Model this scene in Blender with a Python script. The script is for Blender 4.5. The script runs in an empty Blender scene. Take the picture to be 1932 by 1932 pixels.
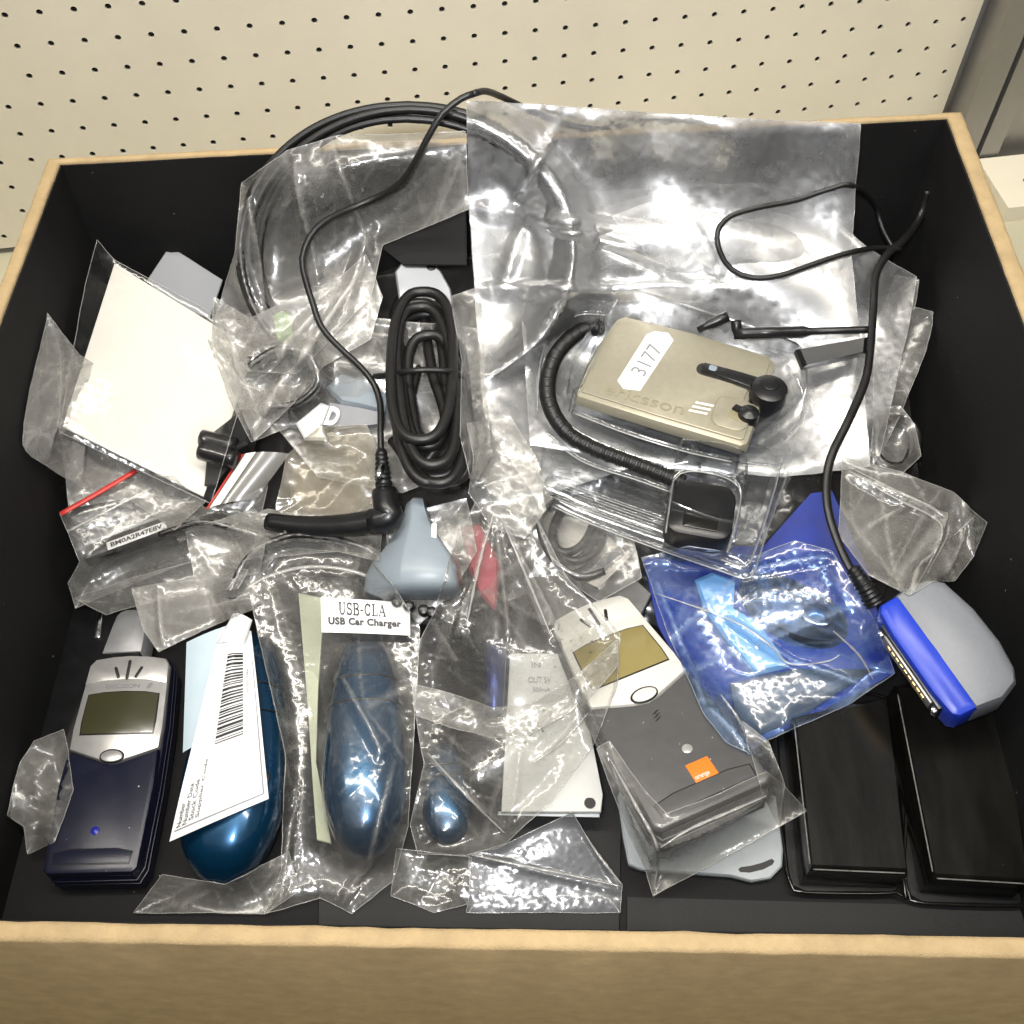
import bpy, bmesh, math, random
import numpy as np
from mathutils import Vector, Matrix, noise
from mathutils.bvhtree import BVHTree
from mathutils.geometry import delaunay_2d_cdt

scn = bpy.context.scene
COL = scn.collection
# ------------------------------------------------------------------ camera
F = 2050.0
PITCH = math.radians(55)
CAM = Vector((0, -.088, .49))
cam = bpy.data.cameras.new('camera')
cam.sensor_width = 36; cam.lens = 36 * F / 1932
cam.clip_start = .01; cam.clip_end = 50
co = bpy.data.objects.new('camera', cam); COL.objects.link(co)
co.location = CAM; co.rotation_euler = (math.radians(90) - PITCH, 0, 0)
scn.camera = co
# ------------------------------------------------------------------ light
w = bpy.data.worlds.new('World'); scn.world = w; w.use_nodes = True
w.node_tree.nodes['Background'].inputs[0].default_value = (.92, .92, .9, 1)
w.node_tree.nodes['Background'].inputs[1].default_value = .28

def area(name, loc, target, sx, sy, power, col):
    l = bpy.data.lights.new(name, 'AREA'); l.shape = 'RECTANGLE'; l.size = sx; l.size_y = sy
    l.energy = power; l.color = col
    o = bpy.data.objects.new(name, l); COL.objects.link(o); o.location = loc
    o.rotation_euler = (Vector(target) - Vector(loc)).to_track_quat('-Z', 'Y').to_euler()
    return o
# camera flash just above the lens, and the fluorescent tubes on the shop ceiling
fl_ = area('camera_flash', (-.03, -.105, .56), (.05, .40, .08), .05, .03, 1.08, (.98, .98, 1)); fl_.data.spread = math.radians(95)
area('ceiling_tube_light', (-.55, .2, 2.0), (0, .2, 0), .09, 1.6, 24, (1, .94, .84))
area('ceiling_tube_light', (.35, .1, 2.0), (0, .2, 0), .09, 1.6, 22, (1, .95, .86))
# ------------------------------------------------------------------ render settings
vs = scn.view_settings
vs.view_transform = 'Standard'; vs.look = 'None'; vs.exposure = 0; vs.gamma = 1; vs.use_curve_mapping = False
scn.render.engine = 'CYCLES'
cy = scn.cycles
cy.use_denoising = True
try: cy.denoiser = 'OPENIMAGEDENOISE'
except Exception: pass
cy.use_adaptive_sampling = True; cy.adaptive_threshold = .05; cy.adaptive_min_samples = 12
cy.max_bounces = 6; cy.diffuse_bounces = 2; cy.transparent_max_bounces = 32; cy.glossy_bounces = 3; cy.transmission_bounces = 8
cy.caustics_reflective = False; cy.caustics_refractive = False
cy.sample_clamp_indirect = 6

# ------------------------------------------------------------------ coordinates
CP, SP = math.cos(PITCH), math.sin(PITCH)
def ray(u, v):
    x = u - 966; yv = 966 - v
    return Vector((x, CP * F + SP * yv, -SP * F + CP * yv)) / F
def at(u, v, z):
    """point of the place at height z (mm) that the photograph shows at u, v"""
    d = ray(u, v)
    return CAM + d * ((z / 1000 - CAM.z) / d.z)
def tof(u, v, z):
    d = ray(u, v)
    return (z / 1000 - CAM.z) / d.z

# ------------------------------------------------------------------ materials
def nt(name):
    m = bpy.data.materials.new(name); m.use_nodes = True
    t = m.node_tree
    return m, t, t.nodes, t.links
def mat(name, col, rough=.5, metal=0, var=.12, vscale=60, bump=0, bscale=400, coat=0, spec=.5, stretch=None, rvar=.15):
    m, t, N, L = nt(name)
    b = N['Principled BSDF']
    tc = N.new('ShaderNodeTexCoord')
    vec = tc.outputs['Object']
    if stretch:
        mp = N.new('ShaderNodeMapping'); mp.inputs['Scale'].default_value = stretch
        L.new(vec, mp.inputs[0]); vec = mp.outputs[0]
    n = N.new('ShaderNodeTexNoise'); n.inputs['Scale'].default_value = vscale; n.inputs['Detail'].default_value = 6
    n.inputs['Roughness'].default_value = .65
    L.new(vec, n.inputs['Vector'])
    mx = N.new('ShaderNodeMix'); mx.data_type = 'RGBA'
    mx.inputs['A'].default_value = (*[c * (1 - var) for c in col], 1)
    mx.inputs['B'].default_value = (*[min(1, c * (1 + var)) for c in col], 1)
    mr = N.new('ShaderNodeMapRange'); mr.inputs[1].default_value = .3; mr.inputs[2].default_value = .7
    L.new(n.outputs[0], mr.inputs[0]); L.new(mr.outputs[0], mx.inputs['Factor'])
    L.new(mx.outputs['Result'], b.inputs['Base Color'])
    r2 = N.new('ShaderNodeMapRange'); r2.inputs[3].default_value = max(.02, rough * (1 - rvar)); r2.inputs[4].default_value = min(1, rough * (1 + rvar))
    L.new(n.outputs[0], r2.inputs[0]); L.new(r2.outputs[0], b.inputs['Roughness'])
    b.inputs['Metallic'].default_value = metal
    b.inputs['Specular IOR Level'].default_value = spec
    if coat: b.inputs['Coat Weight'].default_value = coat; b.inputs['Coat Roughness'].default_value = .08
    if bump:
        bn = N.new('ShaderNodeTexNoise'); bn.inputs['Scale'].default_value = bscale; bn.inputs['Detail'].default_value = 4
        L.new(vec, bn.inputs['Vector'])
        bp = N.new('ShaderNodeBump'); bp.inputs['Strength'].default_value = bump; bp.inputs['Distance'].default_value = .0004
        L.new(bn.outputs[0], bp.inputs['Height']); L.new(bp.outputs[0], b.inputs['Normal'])
    return m

def film_mat(name, tint=(.95, .95, .94), haze=.08, hazecol=(.75, .73, .68), rough=.08, sheen=.3, refl=1.8, white=.35, srough=.32):
    """thin clear plastic film: it lets light straight through, mirrors more at grazing angles and goes milky along its folds"""
    m, t, N, L = nt(name)
    for n in list(N): N.remove(n)
    out = N.new('ShaderNodeOutputMaterial')
    def mth(op, a, b):
        x = N.new('ShaderNodeMath'); x.operation = op
        for i, q in enumerate((a, b)):
            if hasattr(q, 'links'): L.new(q, x.inputs[i])
            else: x.inputs[i].default_value = q
        return x.outputs[0]
    ge = N.new('ShaderNodeNewGeometry')
    ior = N.new('ShaderNodeMapRange'); ior.inputs[3].default_value = 1.5; ior.inputs[4].default_value = 1 / 1.5
    L.new(ge.outputs['Backfacing'], ior.inputs[0])       # both faces of a film reflect alike
    fr = N.new('ShaderNodeFresnel'); L.new(ior.outputs[0], fr.inputs['IOR'])
    ff = mth('MINIMUM', mth('MULTIPLY', fr.outputs[0], refl), .85)
    gl = N.new('ShaderNodeBsdfGlossy'); gl.inputs['Roughness'].default_value = rough
    g2 = N.new('ShaderNodeBsdfGlossy'); g2.inputs['Roughness'].default_value = srough
    gm = N.new('ShaderNodeMixShader'); gm.inputs[0].default_value = sheen
    L.new(gl.outputs[0], gm.inputs[1]); L.new(g2.outputs[0], gm.inputs[2])
    tr = N.new('ShaderNodeBsdfTransparent'); tr.inputs['Color'].default_value = (*tint, 1)
    df = N.new('ShaderNodeBsdfDiffuse'); df.inputs['Color'].default_value = (*hazecol, 1)
    at_ = N.new('ShaderNodeAttribute'); at_.attribute_name = 'fold'
    hz = mth('MINIMUM', mth('ADD', mth('MULTIPLY', at_.outputs['Fac'], white), haze), .92)
    m1 = N.new('ShaderNodeMixShader'); L.new(hz, m1.inputs[0]); L.new(tr.outputs[0], m1.inputs[1]); L.new(df.outputs[0], m1.inputs[2])
    m2 = N.new('ShaderNodeMixShader'); L.new(ff, m2.inputs[0]); L.new(m1.outputs[0], m2.inputs[1]); L.new(gm.outputs[0], m2.inputs[2])
    L.new(m2.outputs[0], out.inputs['Surface'])
    return m

def rigid_mat(name, tint=(.97, .98, .985), rough=.05, refl=3.2, haze=.02):
    return film_mat(name, tint, haze, (.7, .72, .75), rough, .1, refl, 0)

M = {}
M['lining'] = mat('black_box_lining', (.0065, .006, .0058), .75, var=.35, vscale=25, bump=.25, bscale=900, spec=.3)
M['card'] = mat('tan_cardboard', (.43, .315, .17), .85, var=.13, vscale=110, bump=.7, bscale=1100, spec=.2)
M['peg'] = mat('cream_pegboard_paint', (.76, .705, .56), .55, var=.05, vscale=8, bump=.15, bscale=300)
M['void'] = mat('dark_void', (.02, .018, .015), .9)
M['deck'] = mat('shelf_deck_paint', (.45, .42, .30), .5, var=.08, vscale=10)
M['steel'] = mat('grey_shelf_steel', (.30, .29, .27), .38, metal=.6, var=.12, vscale=14)
M['steel_dark'] = mat('dark_steel_slot', (.04, .04, .04), .5)
M['paper'] = mat('white_paper', (.80, .77, .70), .6, var=.03, vscale=30, bump=.1)
M['label'] = mat('label_paper', (.82, .82, .80), .5, var=.02, vscale=30)
M['labelblue'] = mat('pale_label_backing', (.55, .66, .72), .45, var=.04)
M['ink'] = mat('black_ink', (.015, .013, .014), .5)
M['inkgrey'] = mat('grey_ink', (.25, .25, .26), .6)
M['blackplastic'] = mat('black_plastic', (.008, .008, .0085), .32, var=.3, vscale=120, bump=.08, bscale=900)
M['cable'] = mat('black_cable_rubber', (.009, .0085, .008), .42, var=.2, vscale=90, bump=.1, bscale=700)
M['silver'] = mat('silver_paint', (.52, .51, .49), .33, metal=.55, var=.06, vscale=200, rvar=.3)
M['whiteface'] = mat('pearl_white_paint', (.70, .68, .62), .35, metal=.1, var=.04)
M['navy'] = mat('navy_plastic', (.008, .009, .024), .36, var=.15, vscale=150, bump=.1, bscale=1500)
M['greyflip'] = mat('charcoal_plastic', (.085, .083, .082), .36, var=.08, vscale=150, bump=.08, bscale=1500)
M['lcd'] = mat('olive_lcd', (.05, .048, .022), .25, var=.08, vscale=40, coat=.6)
M['lcd2'] = mat('amber_lcd', (.27, .22, .08), .25, var=.08, vscale=40, coat=.5)
M['chrome'] = mat('polished_metal', (.75, .75, .75), .15, metal=1, var=.05)
M['bluegem'] = mat('blue_led_lens', (.015, .02, .3), .35)
M['bluegloss'] = mat('petrol_blue_gloss', (.004, .050, .115), .26, metal=.6, var=.25, vscale=20, coat=.7)
M['beige'] = mat('champagne_paint', (.365, .335, .25), .40, metal=.4, var=.05, vscale=300, bump=.05)
M['beigedark'] = mat('champagne_groove', (.25, .22, .13), .5)
M['beigeemb'] = mat('champagne_emboss', (.28, .25, .16), .45)
M['bluegrey'] = mat('blue_grey_plastic', (.24, .28, .31), .38, var=.06, vscale=40)
M['cream'] = mat('cream_plastic', (.62, .60, .46), .45, var=.05)
M['greygreen'] = mat('pale_green_card', (.52, .55, .40), .6, var=.06)
M['ltgrey'] = mat('light_grey_plastic', (.40, .43, .44), .4, var=.06)
M['adgrey'] = mat('matt_grey_plastic', (.21, .22, .24), .45, var=.05, vscale=400, bump=.1, bscale=2500)
M['penblue'] = mat('metallic_blue_barrel', (.005, .02, .12), .3, metal=.5)
M['board'] = mat('grey_white_plastic', (.58, .58, .55), .45, var=.04)
M['wearglint'] = mat('worn_edge_highlight', (.16, .155, .145), .5, var=.6, vscale=400)  # pale tone that paints an edge highlight along with scuffs
M['royal'] = mat('royal_blue_plastic', (.012, .045, .48), .35, var=.08)
M['gold'] = mat('gold_contacts', (.75, .52, .22), .3, metal=1)
M['orange'] = mat('orange_print', (.85, .20, .02), .45, var=.05)
M['skyblue'] = mat('sky_blue_plastic', (.30, .52, .66), .3, var=.08)
M['bluesheet'] = mat('deep_blue_sheet', (.004, .02, .20), .5, var=.4, vscale=25, spec=.3)
M['blacksatin'] = mat('black_satin_tray', (.007, .0066, .0055), .22, var=.5, vscale=60, bump=.25, bscale=120, stretch=(1, .25, 1), rvar=.5)
def dust(m, thr=.09, sc=170):
    t = m.node_tree; N = t.nodes; L = t.links; b = N['Principled BSDF']
    tc = N.new('ShaderNodeTexCoord'); v = N.new('ShaderNodeTexVoronoi'); v.inputs['Scale'].default_value = sc
    L.new(tc.outputs['Object'], v.inputs['Vector'])
    n = N.new('ShaderNodeTexNoise'); n.inputs['Scale'].default_value = 30; L.new(tc.outputs['Object'], n.inputs['Vector'])
    lt = N.new('ShaderNodeMath'); lt.operation = 'LESS_THAN'; L.new(v.outputs['Distance'], lt.inputs[0])
    mu = N.new('ShaderNodeMath'); mu.operation = 'MULTIPLY'; L.new(n.outputs[0], mu.inputs[0]); mu.inputs[1].default_value = thr * 2; 
    sb = N.new('ShaderNodeMath'); sb.operation = 'SUBTRACT'; L.new(mu.outputs[0], sb.inputs[0]); sb.inputs[1].default_value = thr * .55
    L.new(sb.outputs[0], lt.inputs[1])
    src = b.inputs['Base Color'].links[0].from_socket
    mx = N.new('ShaderNodeMix'); mx.data_type = 'RGBA'; L.new(lt.outputs[0], mx.inputs['Factor']); L.new(src, mx.inputs['A']); mx.inputs['B'].default_value = (.5, .48, .44, 1)
    L.new(mx.outputs['Result'], b.inputs['Base Color'])
dust(M['blacksatin'], .06, 150); dust(M['lining'], .05, 110); dust(M['navy'], .07, 160); dust(M['greyflip'], .07, 160); dust(M['blackplastic'], .05, 160)
M['green'] = mat('green_tag', (.30, .58, .12), .5, var=.1)
M['red'] = mat('red_stripe', (.60, .05, .04), .4, var=.1)
M['redsoft'] = mat('dull_red_foam', (.30, .06, .075), .7, var=.3)
M['antgrey'] = mat('antenna_grey', (.27, .27, .27), .4, metal=.2)
M['kraft'] = mat('brown_kraft', (.22, .19, .14), .7, var=.3, vscale=60)
M['greysheet'] = mat('dark_floor_flap', (.010, .0098, .0095), .7, var=.3, vscale=40, bump=.3, bscale=600)
M['packet'] = film_mat('grey_packet_film', haze=.55, hazecol=(.45, .46, .48), rough=.2)
M['wrap'] = film_mat('tight_wrap_film', haze=.004, hazecol=(.5, .5, .5), rough=.14, sheen=.3, refl=1.3, white=.03)
M['filmclear'] = film_mat('very_clear_film', haze=.035, hazecol=(.62, .60, .56), rough=.12, sheen=.35, refl=1.6, white=.22)
M['film'] = film_mat('clear_film', haze=.065, hazecol=(.62, .60, .56), rough=.16, sheen=.5, refl=1.6, white=.24)
M['filmsoft'] = film_mat('clear_film_smooth', haze=.03, hazecol=(.62, .60, .57), white=.14, rough=.1, sheen=.3)
M['filmcrump'] = film_mat('clear_film_crumpled', haze=.11, hazecol=(.64, .62, .57), rough=.17, sheen=.5, refl=1.7, white=.38)
M['filmmilky'] = film_mat('milky_film', haze=.17, hazecol=(.60, .58, .54), rough=.16, sheen=.4, white=.42)
M['filmwarm'] = film_mat('brownish_film', tint=(.92, .9, .84), haze=.16, hazecol=(.50, .46, .39), rough=.14, white=.4)
M['filmgrey'] = film_mat('grey_film', tint=(.88, .89, .9), haze=.14, hazecol=(.42, .43, .45), rough=.14, white=.25)
M['filmglare'] = film_mat('glossy_film', haze=.09, hazecol=(.70, .70, .70), rough=.22, sheen=.6, srough=.4, refl=8.5, white=.13)
M['filmblue'] = film_mat('blue_tinted_film', tint=(.66, .8, 1), haze=.02, hazecol=(.45, .6, .85), rough=.12, refl=1.8, white=.4, sheen=.4)
M['seam'] = film_mat('folded_film_edge', haze=.22, hazecol=(.8, .79, .75), rough=.15, white=0)
M['rigid'] = rigid_mat('clear_moulded_plastic')

# ------------------------------------------------------------------ mesh helpers
def add(name, verts, faces, m, parent=None, smooth=True):
    me = bpy.data.meshes.new(name)
    me.from_pydata([tuple(v) for v in verts], [], faces)
    me.validate()
    if smooth:
        me.polygons.foreach_set('use_smooth', [True] * len(me.polygons))
    me.materials.append(M[m] if isinstance(m, str) else m)
    o = bpy.data.objects.new(name, me); COL.objects.link(o)
    if parent: o.parent = parent
    return o
def autosharp(o, deg=35):
    bm = bmesh.new(); bm.from_mesh(o.data)
    bmesh.ops.recalc_face_normals(bm, faces=bm.faces)
    for e in bm.edges:
        if len(e.link_faces) == 2 and e.calc_face_angle(0) > math.radians(deg): e.smooth = False
    bm.to_mesh(o.data); bm.free()
    return o
def tag(o, label, cat, group=None, kind=None):
    if label: o['label'] = label
    if cat: o['category'] = cat
    if group: o['group'] = group
    if kind: o['kind'] = kind
    return o
def thing(name, label, cat, group=None, matrix=None):
    o = bpy.data.objects.new(name, None); COL.objects.link(o); o.empty_display_size = .01
    if matrix is not None: o.matrix_world = matrix
    return tag(o, label, cat, group)
def frame(pb, pt, roll=0, depth=0):
    """local axes: y from pb to pt, z up (rolled about y), origin depth mm under pb"""
    pb = at(*pb) if not isinstance(pb, Vector) else pb
    pt = at(*pt) if not isinstance(pt, Vector) else pt
    y = (pt - pb).normalized(); x = y.cross(Vector((0, 0, 1))).normalized(); z = x.cross(y)
    R = Matrix((x, y, z)).transposed() @ Matrix.Rotation(math.radians(roll), 3, 'Y')
    mw = R.to_4x4(); mw.translation = pb - R.col[2] * depth / 1000
    return mw, (pt - pb).length * 1000
def rrect(x0, y0, x1, y1, r, n=4):
    pts = []
    for cx, cy, a in ((x1 - r, y0 + r, -90), (x1 - r, y1 - r, 0), (x0 + r, y1 - r, 90), (x0 + r, y0 + r, 180)):
        for k in range(n + 1):
            t = math.radians(a + 90 * k / n); pts.append((cx + r * math.cos(t), cy + r * math.sin(t)))
    return pts
def circ(cx, cy, rx, ry=None, n=20):
    ry = ry or rx
    return [(cx + rx * math.cos(2 * math.pi * k / n), cy + ry * math.sin(2 * math.pi * k / n)) for k in range(n)]
def inset(poly, d):
    n = len(poly); out = []
    ar = sum(poly[i][0] * poly[(i + 1) % n][1] - poly[(i + 1) % n][0] * poly[i][1] for i in range(n))
    s = 1 if ar > 0 else -1
    for i in range(n):
        a, b, c = Vector(poly[i - 1]), Vector(poly[i]), Vector(poly[(i + 1) % n])
        e1 = (b - a); e2 = (c - b)
        if e1.length < 1e-9: e1 = e2
        if e2.length < 1e-9: e2 = e1
        e1 = e1.normalized(); e2 = e2.normalized()
        n1 = Vector((-e1.y, e1.x)) * s; n2 = Vector((-e2.y, e2.x)) * s
        k = n1 + n2; den = max(.35, k.dot(n1))
        out.append(tuple(b + k * (d / den)))
    return out
def loft_vf(loops, cap0=True, cap1=True):
    n = len(loops[0]); V = [p for l in loops for p in l]; Fc = []
    for i in range(len(loops) - 1):
        for k in range(n):
            a = i * n + k; b = i * n + (k + 1) % n
            Fc.append((a, b, b + n, a + n))
    if cap0: Fc.append(tuple(range(n - 1, -1, -1)))
    if cap1: Fc.append(tuple(range((len(loops) - 1) * n, len(loops) * n)))
    return V, Fc
def prism(name, poly, z0, z1, m, parent, bev=.6, fn=None, dome=0):
    """bevelled slab in the parent's local mm; fn maps (x, y, z) mm to another point"""
    b = min(bev, (z1 - z0) * .45)
    L = [(poly, z0)] if bev <= 0 else [(inset(poly, b * .6), z0), (poly, z0 + b * .6)]
    if bev <= 0: L.append((poly, z1))
    else: L += [(poly, z1 - b), (inset(poly, b * .3), z1 - b * .3), (inset(poly, b), z1)]
    if dome:
        cx = sum(p[0] for p in poly) / len(poly); cyy = sum(p[1] for p in poly) / len(poly)
        base = inset(poly, b)
        for s, h in ((.75, .45), (.45, .8), (.15, 1)):
            L.append(([(cx + (p[0] - cx) * s, cyy + (p[1] - cyy) * s) for p in base], z1 + dome * h))
    loops = [[((x, y, z) if fn is None else fn(x, y, z)) for x, y in pl] for pl, z in L]
    loops = [[Vector(p) / 1000 for p in l] for l in loops]
    V, Fc = loft_vf(loops)
    return autosharp(add(name, V, Fc, m, parent), 40)
def slab(name, px, thick, m, parent=None, bev=.5, label=None, cat=None, group=None):
    """flat piece with an outline of (u, v, z mm) on its top face and a real thickness"""
    top = [at(*p) for p in px]
    c = sum(top, Vector()) / len(top)
    nrm = Vector()
    for i in range(len(top)):
        a, b = top[i] - c, top[(i + 1) % len(top)] - c
        nrm += a.cross(b)
    nrm.normalize()
    if nrm.z < 0: nrm = -nrm
    def shr(d): return [p + (c - p).normalized() * d / 1000 for p in top]
    t = thick / 1000; bb = min(bev, thick * .4)
    loops = [[p - nrm * t for p in top], [p - nrm * bb / 1000 for p in top], [p for p in shr(bb)]]
    V, Fc = loft_vf(loops)
    o = autosharp(add(name, V, Fc, m, parent), 30)
    if label: tag(o, label, cat, group)
    return o
def spline(pts, step=.003):
    P = [Vector(p) for p in pts]; out = []
    P = [P[0] * 2 - P[1]] + P + [P[-1] * 2 - P[-2]]
    for i in range(1, len(P) - 2):
        n = max(2, int((P[i + 1] - P[i]).length / step))
        for k in range(n):
            t = k / n; a, b, c, d = P[i - 1], P[i], P[i + 1], P[i + 2]
            out.append(.5 * ((2 * b) + (c - a) * t + (2 * a - 5 * b + 4 * c - d) * t * t + (3 * b - a - 3 * c + d) * t ** 3))
    out.append(P[-2]); return out
def tube(name, pts, r, m, parent=None, n=10, closed=False, radf=None, flat=1.0, step=.003, smooth_path=True):
    P = spline(pts, step) if smooth_path else [Vector(p) for p in pts]
    if closed: P = P[:-1]
    V, Fc = [], []
    up = Vector((0, 0, 1)); prev = None
    N = len(P)
    for i, p in enumerate(P):
        tg = (P[(i + 1) % N] - P[i - 1]) if closed else (P[min(i + 1, N - 1)] - P[max(i - 1, 0)])
        tg = tg.normalized() if tg.length > 1e-9 else Vector((1, 0, 0))
        if prev is None:
            s = tg.cross(up)
            if s.length < .05: s = tg.cross(Vector((0, 1, 0)))
        else: s = prev - tg * prev.dot(tg)
        s.normalize(); prev = s; b = s.cross(tg)
        rr = r * (radf(i / max(1, N - 1)) if radf else 1)
        for k in range(n):
            a = 2 * math.pi * k / n
            V.append(p + s * math.cos(a) * rr + b * math.sin(a) * rr * flat)
    for i in range(N if closed else N - 1):
        for k in range(n):
            a = i * n + k; b2 = i * n + (k + 1) % n; c = ((i + 1) % N) * n
            Fc.append((a, b2, c + (k + 1) % n, c + k))
    if not closed:
        Fc.append(tuple(range(n - 1, -1, -1))); Fc.append(tuple((N - 1) * n + k for k in range(n)))
    return add(name, V, Fc, m, parent)
def pxpath(pts): return [at(*p) for p in pts]

def lay(pts, bv, r, gap=.0008, step=.004):
    """a lead lying on top of whatever is under it"""
    P = spline(pts, step); T = []; D = []
    for p in P:
        d = (p - CAM); D.append(d.normalized()); t = d.length
        loc, _n, _i, dist = bv.ray_cast(CAM, D[-1])
        T.append((t, dist - r - gap if loc is not None else 9))
    t = [min(a, b) for a, b in T]
    for _ in range(12):
        t = [min(T[i][1], .4 * t[i] + .3 * (t[max(0, i - 1)] + t[min(len(t) - 1, i + 1)])) for i in range(len(t))]
    return [CAM + D[i] * t[i] for i in range(len(t))]
class Patch:
    """a sheet between four (u, v, z) corners: s to the right, t upwards"""
    def __init__(s, bl, br, tr, tl, bulge=0, fn=None):
        s.c = [at(*p) if not isinstance(p, Vector) else p for p in (bl, br, tr, tl)]; s.b = bulge; s.fn = fn
        s.n = (s.c[1] - s.c[0]).cross(s.c[3] - s.c[0]).normalized()
        if s.n.z < 0: s.n = -s.n
    def __call__(s, a, t, h=0):
        p = (s.c[0] * (1 - a) + s.c[1] * a) * (1 - t) + (s.c[3] * (1 - a) + s.c[2] * a) * t
        z = s.b * 4 * a * (1 - a) + (s.fn(a, t) if s.fn else 0) + h
        return p + s.n * z / 1000
def sheet(name, patch, m, parent=None, nx=12, ny=12, thick=.25, cut=None):
    V, Fc = [], []
    for lay in (0, -thick):
        for j in range(ny + 1):
            for i in range(nx + 1): V.append(patch(i / nx, j / ny, lay))
    k = nx + 1; o = (nx + 1) * (ny + 1)
    for j in range(ny):
        for i in range(nx):
            a = j * k + i
            Fc.append((a, a + 1, a + k + 1, a + k)); Fc.append((o + a, o + a + k, o + a + k + 1, o + a + 1))
    for i in range(nx):
        Fc.append((i, o + i, o + i + 1, i + 1)); a = ny * k + i; Fc.append((a, a + 1, o + a + 1, o + a))
    for j in range(ny):
        a = j * k; Fc.append((a, a + k, o + a + k, o + a)); a = j * k + nx; Fc.append((a, o + a, o + a + k, a + k))
    return autosharp(add(name, V, Fc, m, parent), 50)
def decal(name, patch, s0, s1, t0, t1, m, parent, h=.25, nx=3, ny=3):
    V = [patch(s0 + (s1 - s0) * i / nx, t0 + (t1 - t0) * j / ny, h) for j in range(ny + 1) for i in range(nx + 1)]
    k = nx + 1
    return add(name, V, [(j * k + i, j * k + i + 1, j * k + i + k + 1, j * k + i + k) for j in range(ny) for i in range(nx)], m, parent)
def text_vf(txt, bold=0, spacing=1):
    cu = bpy.data.curves.new('t', 'FONT'); cu.body = txt; cu.size = 1; cu.offset = bold; cu.resolution_u = 3; cu.space_character = spacing
    o = bpy.data.objects.new('t', cu); COL.objects.link(o)
    me = bpy.data.meshes.new_from_object(o.evaluated_get(bpy.context.evaluated_depsgraph_get()))
    V = [v.co.copy() for v in me.vertices]; Fc = [tuple(p.vertices) for p in me.polygons]
    bpy.data.objects.remove(o); bpy.data.curves.remove(cu); bpy.data.meshes.remove(me)
    x0 = min(v.x for v in V); x1 = max(v.x for v in V); y0 = min(v.y for v in V); y1 = max(v.y for v in V)
    return [((v.x - x0) / (x1 - x0), (v.y - y0) / (y1 - y0)) for v in V], Fc
def text(name, txt, pos, m, parent, bold=0, spacing=1):
    """lettering laid on a surface; pos maps the text's unit square to that surface"""
    V, Fc = text_vf(txt, bold, spacing)
    return add(name, [pos(x, y) for x, y in V], Fc, m, parent, False)
def on_patch(patch, s0, s1, t0, t1, h=.3):
    return lambda x, y: patch(s0 + (s1 - s0) * x, t0 + (t1 - t0) * y, h)
def flat(x0, x1, y0, y1, z, ang=0):
    c, s = math.cos(math.radians(ang)), math.sin(math.radians(ang))
    def f(x, y):
        a = (x - .5) * (x1 - x0); b = (y - .5) * (y1 - y0)
        return Vector(((x0 + x1) / 2 + a * c - b * s, (y0 + y1) / 2 + a * s + b * c, z)) / 1000
    return f
SOLIDS = None
def collect_solids(skip=()):
    V, T = [], []
    bpy.context.view_layer.update()
    for o in bpy.data.objects:
        if o.type != 'MESH' or o.get('kind') == 'structure' and o.name.startswith('peg'): continue
        rt = o
        while rt.parent: rt = rt.parent
        if rt.name.split('.')[0] in skip: continue
        mn = o.data.materials[0].name
        if 'film' in mn or 'clear_moulded' in mn: continue
        off = len(V); mw = o.matrix_world
        V += [mw @ v.co for v in o.data.vertices]
        T += [tuple(off + i for i in p.vertices) for p in o.data.polygons]
    return BVHTree.FromPolygons(V, T)
def inside(poly, x, y):
    r = False; n = len(poly)
    for i in range(n):
        x1, y1 = poly[i]; x2, y2 = poly[(i + 1) % n]
        if (y1 > y) != (y2 > y) and x < (x2 - x1) * (y - y1) / (y2 - y1) + x1: r = not r
    return r
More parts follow.
